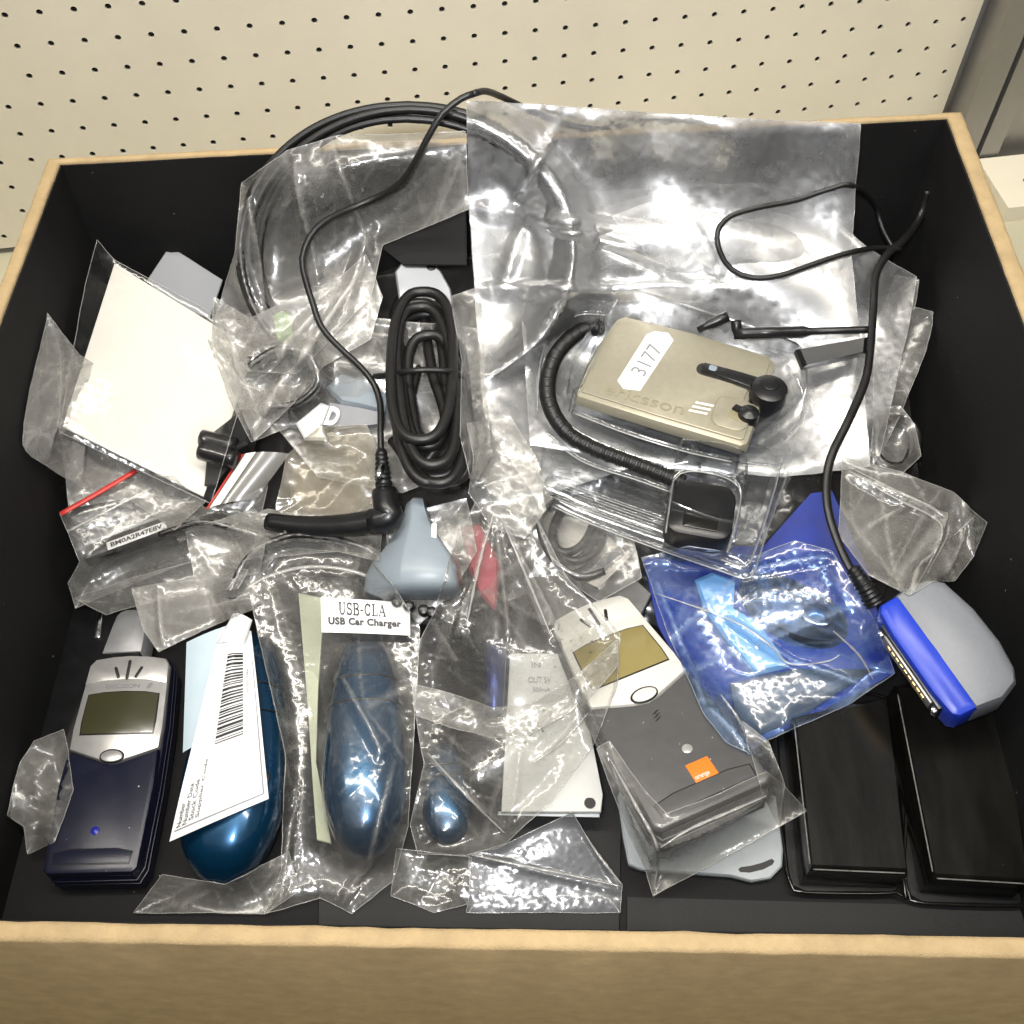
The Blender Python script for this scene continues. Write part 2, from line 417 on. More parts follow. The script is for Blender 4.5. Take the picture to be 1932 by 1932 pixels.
def film(name, outline, m, parent=None, ctrl=(), amp=1.2, wl=22, thick=4, res=5.2, seed=0, drape=True, ridges=(), seam=True, wob=1.2, layers=2, gap=1.0, under=False, soft=False, creases=()):
    """a plastic bag: outline and inner points as (u, v, z mm); it falls over the solid things under it and is creased"""
    rnd = random.Random(seed)
    if soft:
        P_ = [Vector(p) for p in outline]; N_ = len(P_); o2 = []
        for i in range(N_):
            a, b, c, d = P_[i - 1], P_[i], P_[(i + 1) % N_], P_[(i + 2) % N_]
            for k in range(5):
                t = k / 5
                q = .5 * ((2 * b) + (c - a) * t + (2 * a - 5 * b + 4 * c - d) * t * t + (3 * b - a - 3 * c + d) * t ** 3)
                j = Vector((rnd.uniform(-1, 1), rnd.uniform(-1, 1), 0)) * soft * .4
                o2.append(tuple(q + j))
        outline = o2
    # densify the outline with a little waviness
    pts = []
    n = len(outline)
    for i in range(n):
        a, b = outline[i], outline[(i + 1) % n]
        L = math.hypot(b[0] - a[0], b[1] - a[1]); k = max(1, int(L / res))
        for j in range(k):
            t = j / k
            u = a[0] + (b[0] - a[0]) * t; v = a[1] + (b[1] - a[1]) * t; z = a[2] + (b[2] - a[2]) * t
            if j:
                s = 1 + seed * 3.1
                u += wob * noise.noise(Vector((u * .02, v * .02, s))) + wob * .5 * noise.noise(Vector((u * .07, v * .07, s)))
                v += wob * noise.noise(Vector((u * .02, v * .02, s + 9))) + wob * .5 * noise.noise(Vector((u * .07, v * .07, s + 9)))
            pts.append((u, v, z))
    poly = [(p[0], p[1]) for p in pts]; nb = len(poly)
    us = [p[0] for p in poly]; vs_ = [p[1] for p in poly]
    PN = np.array(poly); cand = []
    v = min(vs_) + res * .5; row = 0
    while v < max(vs_):
        u = min(us) + (res * .5 if row % 2 else res)
        while u < max(us):
            cand.append((u + rnd.uniform(-.25, .25) * res, v + rnd.uniform(-.25, .25) * res)); u += res
        v += res * .87; row += 1
    inner = []
    def inside_many(X):
        r_ = np.zeros(len(X), bool)
        for i in range(nb):
            (x1, y1), (x2, y2) = poly[i], poly[(i + 1) % nb]
            if y1 == y2: continue
            r_ ^= ((y1 > X[:, 1]) != (y2 > X[:, 1])) & (X[:, 0] < (x2 - x1) * (X[:, 1] - y1) / (y2 - y1) + x1)
        return r_
    def edge_dist(X):
        out_ = np.empty(len(X))
        for i in range(0, len(X), 2000): out_[i:i + 2000] = np.sqrt(((X[i:i + 2000, None, :] - PN[None]) ** 2).sum(2).min(1))
        return out_
    if cand:
        X = np.array(cand); X = X[inside_many(X)]
        if len(X): X = X[edge_dist(X) > res * .55]
        inner = [tuple(x) for x in X]
    P2 = [Vector(q) for q in poly + inner]
    vo, _, fo, ov, _, _ = delaunay_2d_cdt(P2, [(i, (i + 1) % nb) for i in range(nb)], [list(range(nb))], 1, 1e-4, True)
    VN = np.array([(q.x, q.y) for q in vo])
    cen = np.array([VN[list(f)].mean(0) for f in fo]); ok_ = inside_many(cen)
    fo = [f for f, k in zip(fo, ok_) if k]
    # more anchor points along the outline
    C = [pts[i] for i in range(0, nb, max(1, nb // 60))] + list(ctrl) * 3
    CN = np.array(C, float); bd = edge_dist(VN); zz = np.empty(len(VN))
    for i in range(0, len(VN), 2000):
        wgt = 1 / (((VN[i:i + 2000, None, :] - CN[None, :, :2]) ** 2).sum(2) + 400) ** 2
        zz[i:i + 2000] = (wgt * CN[:, 2]).sum(1) / wgt.sum(1)
    E = np.array([(f[i - 1], f[i]) for f in fo for i in range(len(f))]); E = np.concatenate((E, E[:, ::-1]))
    deg = np.maximum(1, np.bincount(E[:, 0], minlength=len(vo)))
    free = bd > 2
    for _ in range(90):                            # taut, without dimples at the guide points
        zz = np.where(free, .3 * zz + .7 * np.bincount(E[:, 0], weights=zz[E[:, 1]], minlength=len(vo)) / deg, zz)
    ts, hit = [], []
    for q, z in zip(vo, zz):
        ts.append(tof(q.x, q.y, float(z)))
        h = 9.0
        if drape:
            d = ray(q.x, q.y); loc, _n, _i, dist = ({1: SOLIDS2, 2: SOLIDS3, 3: SOLIDS4}[int(under)] if under else SOLIDS).ray_cast(CAM, d.normalized())
            if loc is not None: h = dist / d.length - gap / 1000
        hit.append(h)
    if drape:
        hh = np.array(hit); tt = np.minimum(np.array(ts), hh)
        for _ in range(26):
            tt = np.minimum(hh, .4 * tt + .6 * np.bincount(E[:, 0], weights=tt[E[:, 1]], minlength=len(vo)) / deg)
        ts = [float(x) for x in tt]
    pos = [CAM + ray(q.x, q.y) * t for q, t in zip(vo, ts)]
    # normals
    nr = [Vector() for _ in vo]
    for f in fo:
        nn = (pos[f[1]] - pos[f[0]]).cross(pos[f[2]] - pos[f[0]])
        for i in f: nr[i] += nn
    for i, x in enumerate(nr):
        x.normalize()
        if x.dot(CAM - pos[i]) < 0: nr[i] = -x
    def rid(p, w, s):
        x = noise.noise(p / (w / 1000) + Vector((s * 7.3, s * 3.7, s)))
        return 1 - min(1, abs(x) * 3.2)
    def fold_field(segs):
        H = np.zeros(len(VN)); W = np.zeros(len(VN))
        for (u0, v0, u1, v1, ht, wd, asym) in segs:
            d = np.array((u1 - u0, v1 - v0)); L2 = float(d @ d) + 1e-6
            r_ = VN - (u0, v0); t = np.clip((r_ @ d) / L2, 0, 1)
            off = r_ - t[:, None] * d; dd = np.sqrt((off ** 2).sum(1))
            side = (r_[:, 0] * d[1] - r_[:, 1] * d[0]) > 0
            w_ = np.where(side, wd * asym, wd)
            k = np.clip(1 - dd / w_, 0, 1); env = 1 - .55 * np.abs(2 * t - 1) ** 2
            H += ht * k * env; W += np.clip(1 - dd / 5, 0, 1) * abs(ht) * env * .25
        return H, W
    def facets(sp, ang, an, am, rn):
        """flat panels meeting in straight creases"""
        c, s_ = math.cos(ang), math.sin(ang)
        X = np.stack(((VN[:, 0] * c + VN[:, 1] * s_) / an, -VN[:, 0] * s_ + VN[:, 1] * c), 1)
        lo = X.min(0) - sp * 1.5; hi = X.max(0) + sp * 1.5; Q = []
        y = lo[1]
        while y < hi[1]:
            x = lo[0] + (sp * .5 if rn.random() < .5 else 0)
            while x < hi[0]:
                Q.append(Vector((x + rn.uniform(-.42, .42) * sp, y + rn.uniform(-.42, .42) * sp))); x += sp
            y += sp * .9
        q2, _e, f2, _a, _b, _c = delaunay_2d_cdt(Q, [], [], 0, 1e-5, False)
        hq = [max(-1.6, min(1.6, rn.gauss(0, .75))) * am for _ in q2]
        H = np.zeros(len(VN)); W = np.zeros(len(VN))
        for t in f2:
            A, B, C_ = (np.array(q2[i]) for i in t[:3])
            den = (B[1] - C_[1]) * (A[0] - C_[0]) + (C_[0] - B[0]) * (A[1] - C_[1])
            if abs(den) < 1e-9: continue
            mnx, mxx = min(A[0], B[0], C_[0]), max(A[0], B[0], C_[0]); mny, mxy = min(A[1], B[1], C_[1]), max(A[1], B[1], C_[1])
            ix = np.nonzero((X[:, 0] >= mnx) & (X[:, 0] <= mxx) & (X[:, 1] >= mny) & (X[:, 1] <= mxy))[0]
            if not len(ix): continue
            P_ = X[ix]
            l1 = ((B[1] - C_[1]) * (P_[:, 0] - C_[0]) + (C_[0] - B[0]) * (P_[:, 1] - C_[1])) / den
            l2 = ((C_[1] - A[1]) * (P_[:, 0] - C_[0]) + (A[0] - C_[0]) * (P_[:, 1] - C_[1])) / den
            l3 = 1 - l1 - l2; mn = np.minimum(np.minimum(l1, l2), l3); ok = mn >= -1e-6
            j = ix[ok]; H[j] = l1[ok] * hq[t[0]] + l2[ok] * hq[t[1]] + l3[ok] * hq[t[2]]
            W[j] = np.clip(1 - mn[ok] / .055, 0, 1) * rn.random() ** 2
        return H, W
    def crumple(rn, k1=1.0):
        ang = rn.uniform(0, 3.14); sp = wl * 3.2
        H, W = facets(sp, ang, 2.6, amp * .95 * k1, rn)
        Hb, Wb = facets(sp * .42, ang + rn.uniform(.5, 1.2), 2.6, amp * .09 * k1, rn)
        return H + Hb, 1.0 * W + .4 * Wb
    out = []
    H0, W0 = crumple(rnd)
    HR, WR = fold_field([(*r_[:4], r_[4] * .8, r_[5], .6) for r_ in ridges])
    H1 = H0 + HR
    CL = np.array([max(0, noise.noise(p / .03 + Vector((seed * 3.3, 1, 2))) + .35 * noise.noise(p / .009 + Vector((seed, 4, 2))) + .1) for p in pos])
    W1 = W0 * .8 + WR + CL * .45
    for i, p in enumerate(pos):
        h = H1[i]
        e = min(1, bd[i] / 25)
        if drape and hit[i] - ts[i] < .004: h = max(h, -1000 * (hit[i] - ts[i]) - gap * .5)      # never into the thing it lies on
        out.append(p + nr[i] * h / 1000 * (.3 + .7 * e))
    Fc = [tuple(f) for f in fo]; V = list(out); WT = list(W1)
    if layers == 2:
        n0 = len(V)
        H2, W2 = crumple(random.Random(seed + 500), .9)
        WT += list(W2)
        for i, p in enumerate(pos):
            e = min(1, bd[i] / 40)
            h = H2[i]
            V.append(p - nr[i] * (.25 + thick * math.sin(e * 1.57) + h * .6 * e) / 1000)
        Fc += [tuple(n0 + i for i in reversed(f)) for f in Fc]
    for p in V:                                    # stay between the walls and above the floor
        p.x = max(-.2212, min(.2212, p.x)); p.z = max(.0006, p.z)
        if p.z < .151: p.y = max(.003, min(p.y, .3768 + .0827 * p.x))
    o = add(name, V, Fc, m, parent)
    if len(o.data.vertices) == len(WT):
        at_ = o.data.attributes.new('fold', 'FLOAT', 'POINT'); at_.data.foreach_set('value', [min(1, float(x)) for x in WT])
    if seam:
        idx = {}
        for i, lst in enumerate(ov):
            for j in lst: idx[j] = i
        bp_ = [out[idx[i]] for i in range(nb) if i in idx]
        tube('seam', bp_ + [bp_[0]], .00022, 'seam', parent or o, n=5, closed=True, smooth_path=False)
    if creases:
        bv = BVHTree.FromPolygons(V, Fc)
        for cr_ in creases:
            P = []
            sp = spline([Vector((p[0], p[1], 0)) for p in cr_], 6)
            for q in sp:
                d = ray(q.x, q.y); loc, _n, _i, dist = bv.ray_cast(CAM, d.normalized())
                if loc is not None: P.append(CAM + d * (dist / d.length - .0006))
            if len(P) > 3:
                P = [P[0]] + [(P[i - 1] + P[i] * 2 + P[i + 1]) / 4 for i in range(1, len(P) - 1)] + [P[-1]]
                tube('crease', P, .0008, 'seam', parent or o, n=6, smooth_path=False, flat=.5, radf=lambda x: .35 + .9 * math.sin(3.14 * min(.97, max(.03, x))) * (.75 + .25 * math.sin(x * 37)))
    return o

# =================================================================== the setting
INNER = [Vector((-.2225, .001, 0)), Vector((.2225, -.006, 0)), Vector((.2225, .3968, 0)), Vector((-.2225, .36, 0))]   # FL FR BR BL
HB = .15
THK = [.0065, .0095, .0045, .0075]     # front right back left
def offset_quad(Q, th):
    out = []
    L = []
    for i in range(4):
        a, b = Q[i], Q[(i + 1) % 4]; d = (b - a).normalized(); nrm = Vector((d.y, -d.x, 0))
        L.append((a + nrm * th[i], d))
    for i in range(4):
        (p, d), (q, e) = L[i - 1], L[i]
        den = d.x * e.y - d.y * e.x
        t = ((q.x - p.x) * e.y - (q.y - p.y) * e.x) / den
        out.append(p + d * t)
    return out
OUTER = offset_quad(INNER, THK)
# shelf deck the box stands on
o = add('shelf_deck', [(-1.2, -.5, -.0065), (1.2, -.5, -.0065), (1.2, .66, -.0065), (-1.2, .66, -.0065)], [(0, 1, 2, 3)], 'deck', smooth=False)
tag(o, 'tan painted shelf surface under the cardboard box', 'shelf', kind='structure')
# pegboard behind the box
PA = math.radians(9)
p0 = Vector((-.3322, .472, -.006)); pd = Vector((math.cos(PA), math.sin(PA), 0)); pn = Vector((math.sin(PA), -math.cos(PA), 0))
SPC = .0186
def pegboard():
    V, Fc = [], []; nh = 8; hr = .0018
    nx0, nx1, nz = -12, 34, 18
    for i in range(nx0, nx1):
        for j in range(nz):
            cx, cz = (i + .5) * SPC + .0065, (j + .5) * SPC + .004
            b = len(V); hh = SPC / 2
            sq = []
            for k in range(nh):
                a = math.pi / 4 * k + math.pi / 8
                c, s = math.cos(a), math.sin(a); q = max(abs(c), abs(s)); sq.append((c / q * hh, s / q * hh))
            # corners belong to the square outline: 8 points on it at 22.5 deg steps plus the 4 corners
            ring = []
            for k in range(16):
                a = math.pi / 8 * k
                c, s = math.cos(a), math.sin(a); q = max(abs(c), abs(s)); ring.append((c / q * hh, s / q * hh))
            for x, z in ring: V.append(p0 + pd * (cx + x) + Vector((0, 0, cz + z)))
            for k in range(16):
                a = math.pi / 8 * k; V.append(p0 + pd * (cx + hr * math.cos(a)) + Vector((0, 0, cz + hr * math.sin(a))))
            for k in range(16):
                a = math.pi / 8 * k; V.append(p0 + pd * (cx + hr * math.cos(a)) + Vector((0, 0, cz + hr * math.sin(a))) - pn * .0016)
            for k in range(16):
                k2 = (k + 1) % 16
                Fc.append((b + k, b + k2, b + 16 + k2, b + 16 + k)); Fc.append((b + 16 + k, b + 16 + k2, b + 32 + k2, b + 32 + k))
    bm = add('peg_panel', V, Fc, 'peg', smooth=False)
    return bm
o = pegboard(); o.name = 'pegboard'
tag(o, 'cream pegboard panel with rows of small round holes behind the box', 'pegboard', kind='structure')
x0, x1 = -12 * SPC, 34 * SPC + .01
bk = add('backing', [p0 + pd * x0 - pn * .006, p0 + pd * x1 - pn * .006, p0 + pd * x1 - pn * .006 + Vector((0, 0, .36)), p0 + pd * x0 - pn * .006 + Vector((0, 0, .36))], [(0, 1, 2, 3)], 'void', o, False)
def box_vf(a, b, mw=None):
    V = [Vector((x, y, z)) for z in (a[2], b[2]) for x, y in ((a[0], a[1]), (b[0], a[1]), (b[0], b[1]), (a[0], b[1]))]
    if mw is not None: V = [mw @ v for v in V]
    return V, [(3, 2, 1, 0), (4, 5, 6, 7), (0, 1, 5, 4), (1, 2, 6, 5), (2, 3, 7, 6), (3, 0, 4, 7)]
# steel shelf upright right of the pegboard, and the perforated cream rail at its foot
PW = Matrix.Translation(p0) @ Matrix.Rotation(PA, 4, 'Z')
t = thing('shelf_upright', 'grey steel shelf upright with a dark slot right of the pegboard', 'upright')
xu = 34 * SPC + .012
V, Fc = box_vf((xu, -.02, -.006), (xu + .018, .01, .36), PW); add('post', V, Fc, 'steel', t, False)
V, Fc = box_vf((xu + .018, -.008, -.006), (xu + .022, .01, .36), PW); add('slot', V, Fc, 'steel_dark', t, False)
V, Fc = box_vf((xu + .022, -.02, -.006), (xu + .036, .01, .36), PW); add('post', V, Fc, 'steel', t, False)
V, Fc = box_vf((xu + .036, -.012, -.006), (xu + .30, .0, .36), PW); add('side_panel', V, Fc, 'steel', t, False)
t = thing('shelf_rail', 'cream perforated shelf rail on the deck right of the box', 'rail')
V, Fc = box_vf((xu + .02, -.075, -.0055), (xu + .30, -.022, .012), PW); add('bar', V, Fc, 'peg', t, False)
for k in range(3):
    c = PW @ Vector((xu + .045 + k * .03, -.05, .0126))
    add('hole', [c + Vector((.0035 * math.cos(a * .524), .0022 * math.sin(a * .524), 0)) for a in range(12)], [tuple(range(12))], 'void', t, False)

# the cardboard box
box = thing('cardboard_box', 'open cardboard box with black lining and bare tan rim', 'box')
def wallpiece(i):
    a, b, c, d = INNER[i], INNER[(i + 1) % 4], OUTER[(i + 1) % 4], OUTER[i]
    prof = [(.09, 0), (.09, HB - .0012), (.12, HB - .0002), (.3, HB + .0002), (.5, HB + .0003), (.75, HB + .0001), (.93, HB - .0004), (1, HB - .0016), (1, -.006)]
    n = 60; V = []; Fc = []
    for j in range(n + 1):
        t = j / n; pi = a.lerp(b, t); po = d.lerp(c, t)
        for k, (f, z) in enumerate(prof):
            p = pi.lerp(po, f); p.z = z
            if 0 < k < 8 and 0 < j < n:
                q = Vector((p.x * 60, p.y * 60, i * 5.))
                p.z += .0005 * noise.noise(q) + .0003 * noise.noise(q * 4); sd = (po - pi).normalized()
                p += sd * (.0006 * noise.noise(q * 2 + Vector((3, 3, k * .3))))
            V.append(p)
    m = len(prof)
    for j in range(n):
        for k in range(m - 1):
            q = j * m + k; Fc.append((q, q + 1, q + m + 1, q + m))
    w_ = add('wall', V, Fc, 'card', box)
    # black lining sheet on its inner face
    V = []; Fc = []
    for j in range(n + 1):
        t = j / n; pi = a.lerp(b, t); po = d.lerp(c, t)
        wv = .0006 * noise.noise(Vector((t * 9, i, 0)))
        for f, z in ((0, .0), (0, HB - .0016 + wv), (.085, HB - .0014 + wv)):
            p = pi.lerp(po, f); p.z = z; V.append(p)
    for j in range(n):
        for k in range(2):
            q = j * 3 + k; Fc.append((q, q + 1, q + 4, q + 3))
    add('lining', V, Fc, 'lining', w_, False)
for i in range(4): wallpiece(i)
V = [q + Vector((0, 0, 0)) for q in INNER] + [q + Vector((0, 0, -.006)) for q in OUTER]
add('floor_panel', V, [(0, 1, 2, 3), (7, 6, 5, 4)], 'lining', box, False)
# raised inner flaps of the box floor
fl = [(700, 1745, 1.2), (1168, 1745, 1.2), (1174, 1500, 1.2), (700, 1500, 1.2)]
slab('floor_flap', [(600, 1800, 1.4), (1168, 1800, 1.4), (1176, 1400, 1.4), (600, 1400, 1.4)], 1.2, 'greysheet', box)
slab('floor_flap', [(1182, 1692, 1.1), (1932, 1712, 1.1), (1960, 1900, 1.1), (1182, 1900, 1.1)], 1, 'greysheet', box)

# =================================================================== solid things
# ---- phones
def phone(name, label, pb, pt, roll, wd, face, flip, lcd, antenna, extra, brand, thick=20, flare=0):
    mw, L = frame(pb, pt, roll, thick)
    r = thing(name, label, 'phone', matrix=mw); s = L / 104
    T = thick
    def q(poly): return [(x * s * (wd + flare * (1 - y / 104)), y * s) for x, y in poly]
    body = [(-18.5, 1), (-21, 6), (-22.2, 40), (-21.8, 70), (-19.6, 99), (-17.5, 102.6), (-8, 104), (8, 104), (17.5, 102.6), (19.6, 99), (21.8, 70), (22.2, 40), (21, 6), (18.5, 1)]
    body = body[::-1]
    prism('body', q(body), 0, T - 3.5, flip, r, 3)
    prism('side_rail', q(inset(body, -.5)), T * .38, T * .45, flip, r, .4)
    prism('side_rail', q(inset(body, -.4)), T * .62, T * .66, flip, r, .3)
    fp = [(-20.6, 57), (-5, 51.5), (0, 50.3), (5, 51.5), (20.6, 57), (21, 66), (19.3, 98), (17, 101.6), (8, 103), (0, 103.4), (-8, 103), (-17, 101.6), (-19.3, 98), (-21, 66)]
    prism('face_plate', q(fp), T - 4, T, face, r, 1.1)
    arc = [(-19.4, 88.5), (-10, 90.2), (0, 90.8), (10, 90.2), (19.4, 88.5), (18.9, 98), (16.6, 101), (8, 102.4), (0, 102.8), (-8, 102.4), (-16.6, 101), (-18.9, 98)]
    prism('earpiece_panel', q(arc), T - .2, T + .5, face, r, .4)
    fl = [(-20.5, 3.5), (-18.5, 1.6), (18.5, 1.6), (20.5, 3.5), (21.8, 40), (20.9, 56.2), (5.6, 50.6), (0, 49.4), (-5.6, 50.6), (-20.9, 56.2), (-21.8, 40)]
    prism('flip', q(fl), T - 4.2, T + .9, flip, r, 1.6)
    sc = prism('screen', q([(-17.2, 63.5), (17.2, 63.5), (17.6, 70), (17, 83.4), (10, 84.6), (0, 85), (-10, 84.6), (-17, 83.4), (-17.6, 70)]), T - .1, T + .35, 'blackplastic', r, .3)
    prism('display', q([(-16.7, 64), (16.7, 64), (17.1, 70), (16.5, 83), (10, 84.1), (0, 84.5), (-10, 84.1), (-16.5, 83), (-17.1, 70)]), T + .2, T + .6, lcd, sc, .2)
    bt = prism('button', q(circ(0, 53.2, 5.7, 3.3, 24)), T - .2, T + 1.0, 'blackplastic', r, .5)
    prism('button_cap', q(circ(0, 53.0, 5.0, 2.7, 24)), T + .6, T + 1.3, face, bt, .5)
    for (x, y, a, l) in ((-5.2, 94.2, 24, 3.2), (0, 95.6, 0, 5), (5.2, 94.2, -24, 3.2)):
        c, sn = math.cos(math.radians(a)), math.sin(math.radians(a))
        pl = [(x + px * c - py * sn, y + px * sn + py * c) for px, py in rrect(-.75, -l, .75, l, .7, 3)]
        prism('speaker_slot', q(pl), T + .3, T + .75, 'ink', r, .1)
    gr = [(-17, 5), (17, 5), (17.6, 10.5), (10, 12), (-10, 12), (-17.6, 10.5)]
    g = prism('mouthpiece_groove', q(gr), T + .6, T + 1.05, 'ink', r, .1)
    prism('mouthpiece', q(inset(gr, .45)), T + .7, T + 1.25, flip, g, .3)
    if brand:
        def ps(a, b, c, d): return flat(a * s, b * s, c * s, d * s, T + .35)
        text('brand_lettering', 'ERICSSON', ps(-9, 6.5, 86.4, 88.4), 'inkgrey', r, .02)
        for k in range(3):
            text('brand_mark', '/', flat((9.2 + k * .2) * s, (12.4 + k * .2) * s, (86 + k * .9) * s, (86.9 + k * .9) * s, T + .36), 'inkgrey', r, .05)
    if antenna:
        mwl = lambda x, y, z: (x, y, z)
        prism('antenna_collar', q([(-17.2, 101.5), (3.2, 102.5), (2.6, 106.5), (-16.4, 106)]), 3, T - 2.2, 'blackplastic', r, 1)
        a = [(-18.4, 105.5), (4.2, 106), (4.4, 121), (3.8, 126), (2.2, 129.6), (-.8, 131.6), (-5, 132.2), (-9.5, 132), (-12.6, 130.6), (-14.6, 128), (-15.8, 122)]
        prism('antenna', q(a), 3, T - 2.5, 'antgrey', r, 6)
    for e in extra: e(r, s, T, q)
    return r
def gem(r, s, T, q):
    prism('indicator', q(circ(-.8, 19.5, 1.9, 1.9, 20)), T + .8, T + 1.2, 'bluegem', r, .3, dome=.5)
def orange(r, s, T, q):
    p = prism('orange_square', q([(-1.5, 11.8), (6.8, 11.8), (6.8, 19.6), (-1.5, 19.6)]), T + .8, T + 1.15, 'orange', r, .1)
    text('lettering', 'orange', flat(-1.0 * s, 4.6 * s, 12.3 * s, 14.1 * s, T + 1.2), 'label', p)
    prism('emblem', q(circ(2.4, 25.4, 1.9, 1.9, 20)), T + .8, T + 1.2, 'silver', r, .2, dome=.3)
    for k in range(3):
        text('brand_mark', '/', flat((-2.6 + k * .25) * s, (1.4 + k * .25) * s, (40.6 + k * 1.5) * s, (41.7 + k * 1.5) * s, T + 1.0, 4), 'ink', r, .04)
phone('flip_phone', 'navy flip phone with silver top and stub antenna, standing nearest the left corner', (167, 1656, 24), (249, 1234, 24), 0, .96, 'silver', 'navy', 'lcd', True, [gem], True, thick=22)
phone('flip_phone', 'charcoal flip phone with white top and orange square on its flip', (1354, 1528, 58), (1104, 1138, 34), 0, .86, 'whiteface', 'greyflip', 'lcd2', False, [orange], False, thick=20, flare=.26)

# dark phone lying under the first one
mw, L = frame((120, 1560, 8), (168, 1140, 10), 0, 8)
r = thing('black_handset', 'black handset half hidden behind the navy phone by the left wall', 'handset', matrix=mw)
prism('shell', rrect(-22, 0, 22, L, 6), 0, 8, 'blackplastic', r, 2.5)
prism('highlight_strip', rrect(4, L * .82, 8, L * .99, 1.5), 7.6, 9.2, 'chrome', r, .8)  # polished strip stands in for the silvery highlight on the shell

# ---- blue car charger bodies
def egg(name, label, pb, pt, W, H, nseg=26, group=None, tip=.55, mt='bluegloss'):
    mw, L = frame(pb, pt, 0, 0)
    r = thing(name, label, 'charger', group, matrix=mw)
    loops = []; a = .34
    for i in range(nseg + 1):
        t = .5 - .5 * math.cos(math.pi * i / nseg)
        if t < a: wf = math.sqrt(max(1e-5, 1 - ((a - t) / a) ** 2)) ** .9
        else:
            x = (t - a) / (1 - a); wf = (1 - (1 - tip) * x ** 1.6) * math.sqrt(max(1e-5, 1 - x ** 8))
        hw = W * .5 * wf; hh = H * (.25 + .75 * wf ** .8) if wf > .05 else H * .3
        lp = []
        for k in range(28):
            th = 2 * math.pi * k / 28
            c, s = math.cos(th), math.sin(th)
            x = hw * math.copysign(abs(c) ** .8, c); z = (hh if s > 0 else hh * .55) * math.copysign(abs(s) ** .85, s) * min(1, wf * 1.6)
            lp.append(Vector((x, t * L, z)) / 1000)
        loops.append(lp)
    V, Fc = loft_vf(loops)
    add('shell', V, Fc, mt, r)
    # waist seam, tip ring
    for t_, nm in ((.60, 'seam_ring'), (.72, 'grip_ring')):
        k = min(range(nseg + 1), key=lambda i: abs(.5 - .5 * math.cos(math.pi * i / nseg) - t_))
        lp = [Vector((p.x * 1.006, p.y, p.z * 1.006)) for p in loops[k]]
        tube(nm, lp + [lp[0]], .00045, 'blackplastic', r, 6, closed=True, smooth_path=False)
    return r, L
G = 'petrol blue chargers'
r, L = egg('car_charger', 'glossy petrol blue charger under the curled barcode paper', (418, 1670, 14), (482, 1195, 22), 47, 20)
prism('clip', circ(17, L * .36, 1.6, 3.4, 12), 8, 15, 'blackplastic', r, .8)
r, L = egg('car_charger', 'glossy blue charger inside the zip bag with the printed label', (690, 1622, 16), (692, 1190, 26), 39, 19)
r, L = egg('car_charger', 'small blue charger tip showing left of the tied bag bottom', (848, 1594, 10), (836, 1400, 14), 23, 9)

# blue pen shaped charger neck inside the tied bag
mw, L = frame((932, 1350, 34), (938, 1128, 40), 0, 0)
r = thing('pen_charger', 'blue barrel with black collar seen inside the tied bag', 'charger', matrix=mw)
def barrel(name, y0, y1, r0, r1, m, par):
    loops = []
    for y, rr in ((y0, r0 * .8), (y0 + .6, r0), ((y0 + y1) / 2, (r0 + r1) / 2), (y1 - .8, r1), (y1, r1 * .8)):
        loops.append([Vector((rr * math.cos(a * .3142), y, rr * .8 * math.sin(a * .3142))) / 1000 for a in range(20)])
    V, Fc = loft_vf(loops); return add(name, V, Fc, m, par)
barrel('barrel', 0, L * .62, 4.3, 5.2, 'penblue', r)
barrel('collar', L * .60, L, 5.6, 5.2, 'blackplastic', r)
barrel('tip', L * .98, L * 1.12, 4.6, 2.5, 'blackplastic', r)
slab('red_foam_pad', [(868, 990, 52), (905, 985, 54), (945, 1060, 50), (935, 1150, 46), (905, 1120, 48), (880, 1060, 50)], 6, 'redsoft', bev=2, label='dull red pad inside the neck of the tied bag', cat='pad')

# ---- white board under the tied bag
t = thing('white_board', 'white plastic plate with a corner hole below the tied bag', 'plate')
slab('plate', [(945, 1532, 20), (1134, 1532, 20), (1138, 1500, 20), (1085, 1232, 26), (962, 1232, 26)], 3, 'board', t)
bp = Patch((945, 1532, 20.3), (1134, 1532, 20.3), (1085, 1232, 26.3), (962, 1232, 26.3))
c = at(1113, 1515, 20.5)
add('hole', [c + Vector((.0026 * math.cos(a * .45), .0026 * math.sin(a * .45), 0)) for a in range(14)], [tuple(range(14))], 'ink', t, False)
text('lettering', 'IN', on_patch(bp, .33, .46, .90, .935, .2), 'inkgrey', t)
text('lettering', 'OUT 5V', on_patch(bp, .28, .60, .80, .84, .2), 'inkgrey', t)
text('lettering', '500mA', on_patch(bp, .34, .58, .74, .77, .2), 'inkgrey', t)
slab('edge_lip', [(938, 1538, 17), (1132, 1542, 17), (1132, 1534, 17.5), (940, 1531, 17.5)], 2, 'ltgrey', t)

# ---- curled paper label with barcode
t = thing('paper_label', 'curled white barcode paper folded over the left blue charger', 'label')
pp = Patch((318, 1586, 42), (507, 1507, 38), (474, 1190, 58), (415, 1190, 60), 0, lambda a, b: 6 * b * b * (1 - abs(2 * a - 1)) + 5 * math.sin(b * 3.1) * a - 5 * (1 - b) ** 3 * (1 - a) + 1.2 * math.sin(9 * b + 3 * a))
sheet('front_sheet', pp, 'label', t, 16, 24, .2)
pb_ = Patch((345, 1420, 38), (415, 1390, 44), (470, 1168, 60), (352, 1212, 48), 2)
sheet('back_sheet', pb_, 'labelblue', t, 10, 16, .2)
pc = Patch((408, 1215, 60), (462, 1215, 59), (476, 1170, 62), (440, 1157, 62), 3)
sheet('curl', pc, 'label', t, 10, 6, .2)
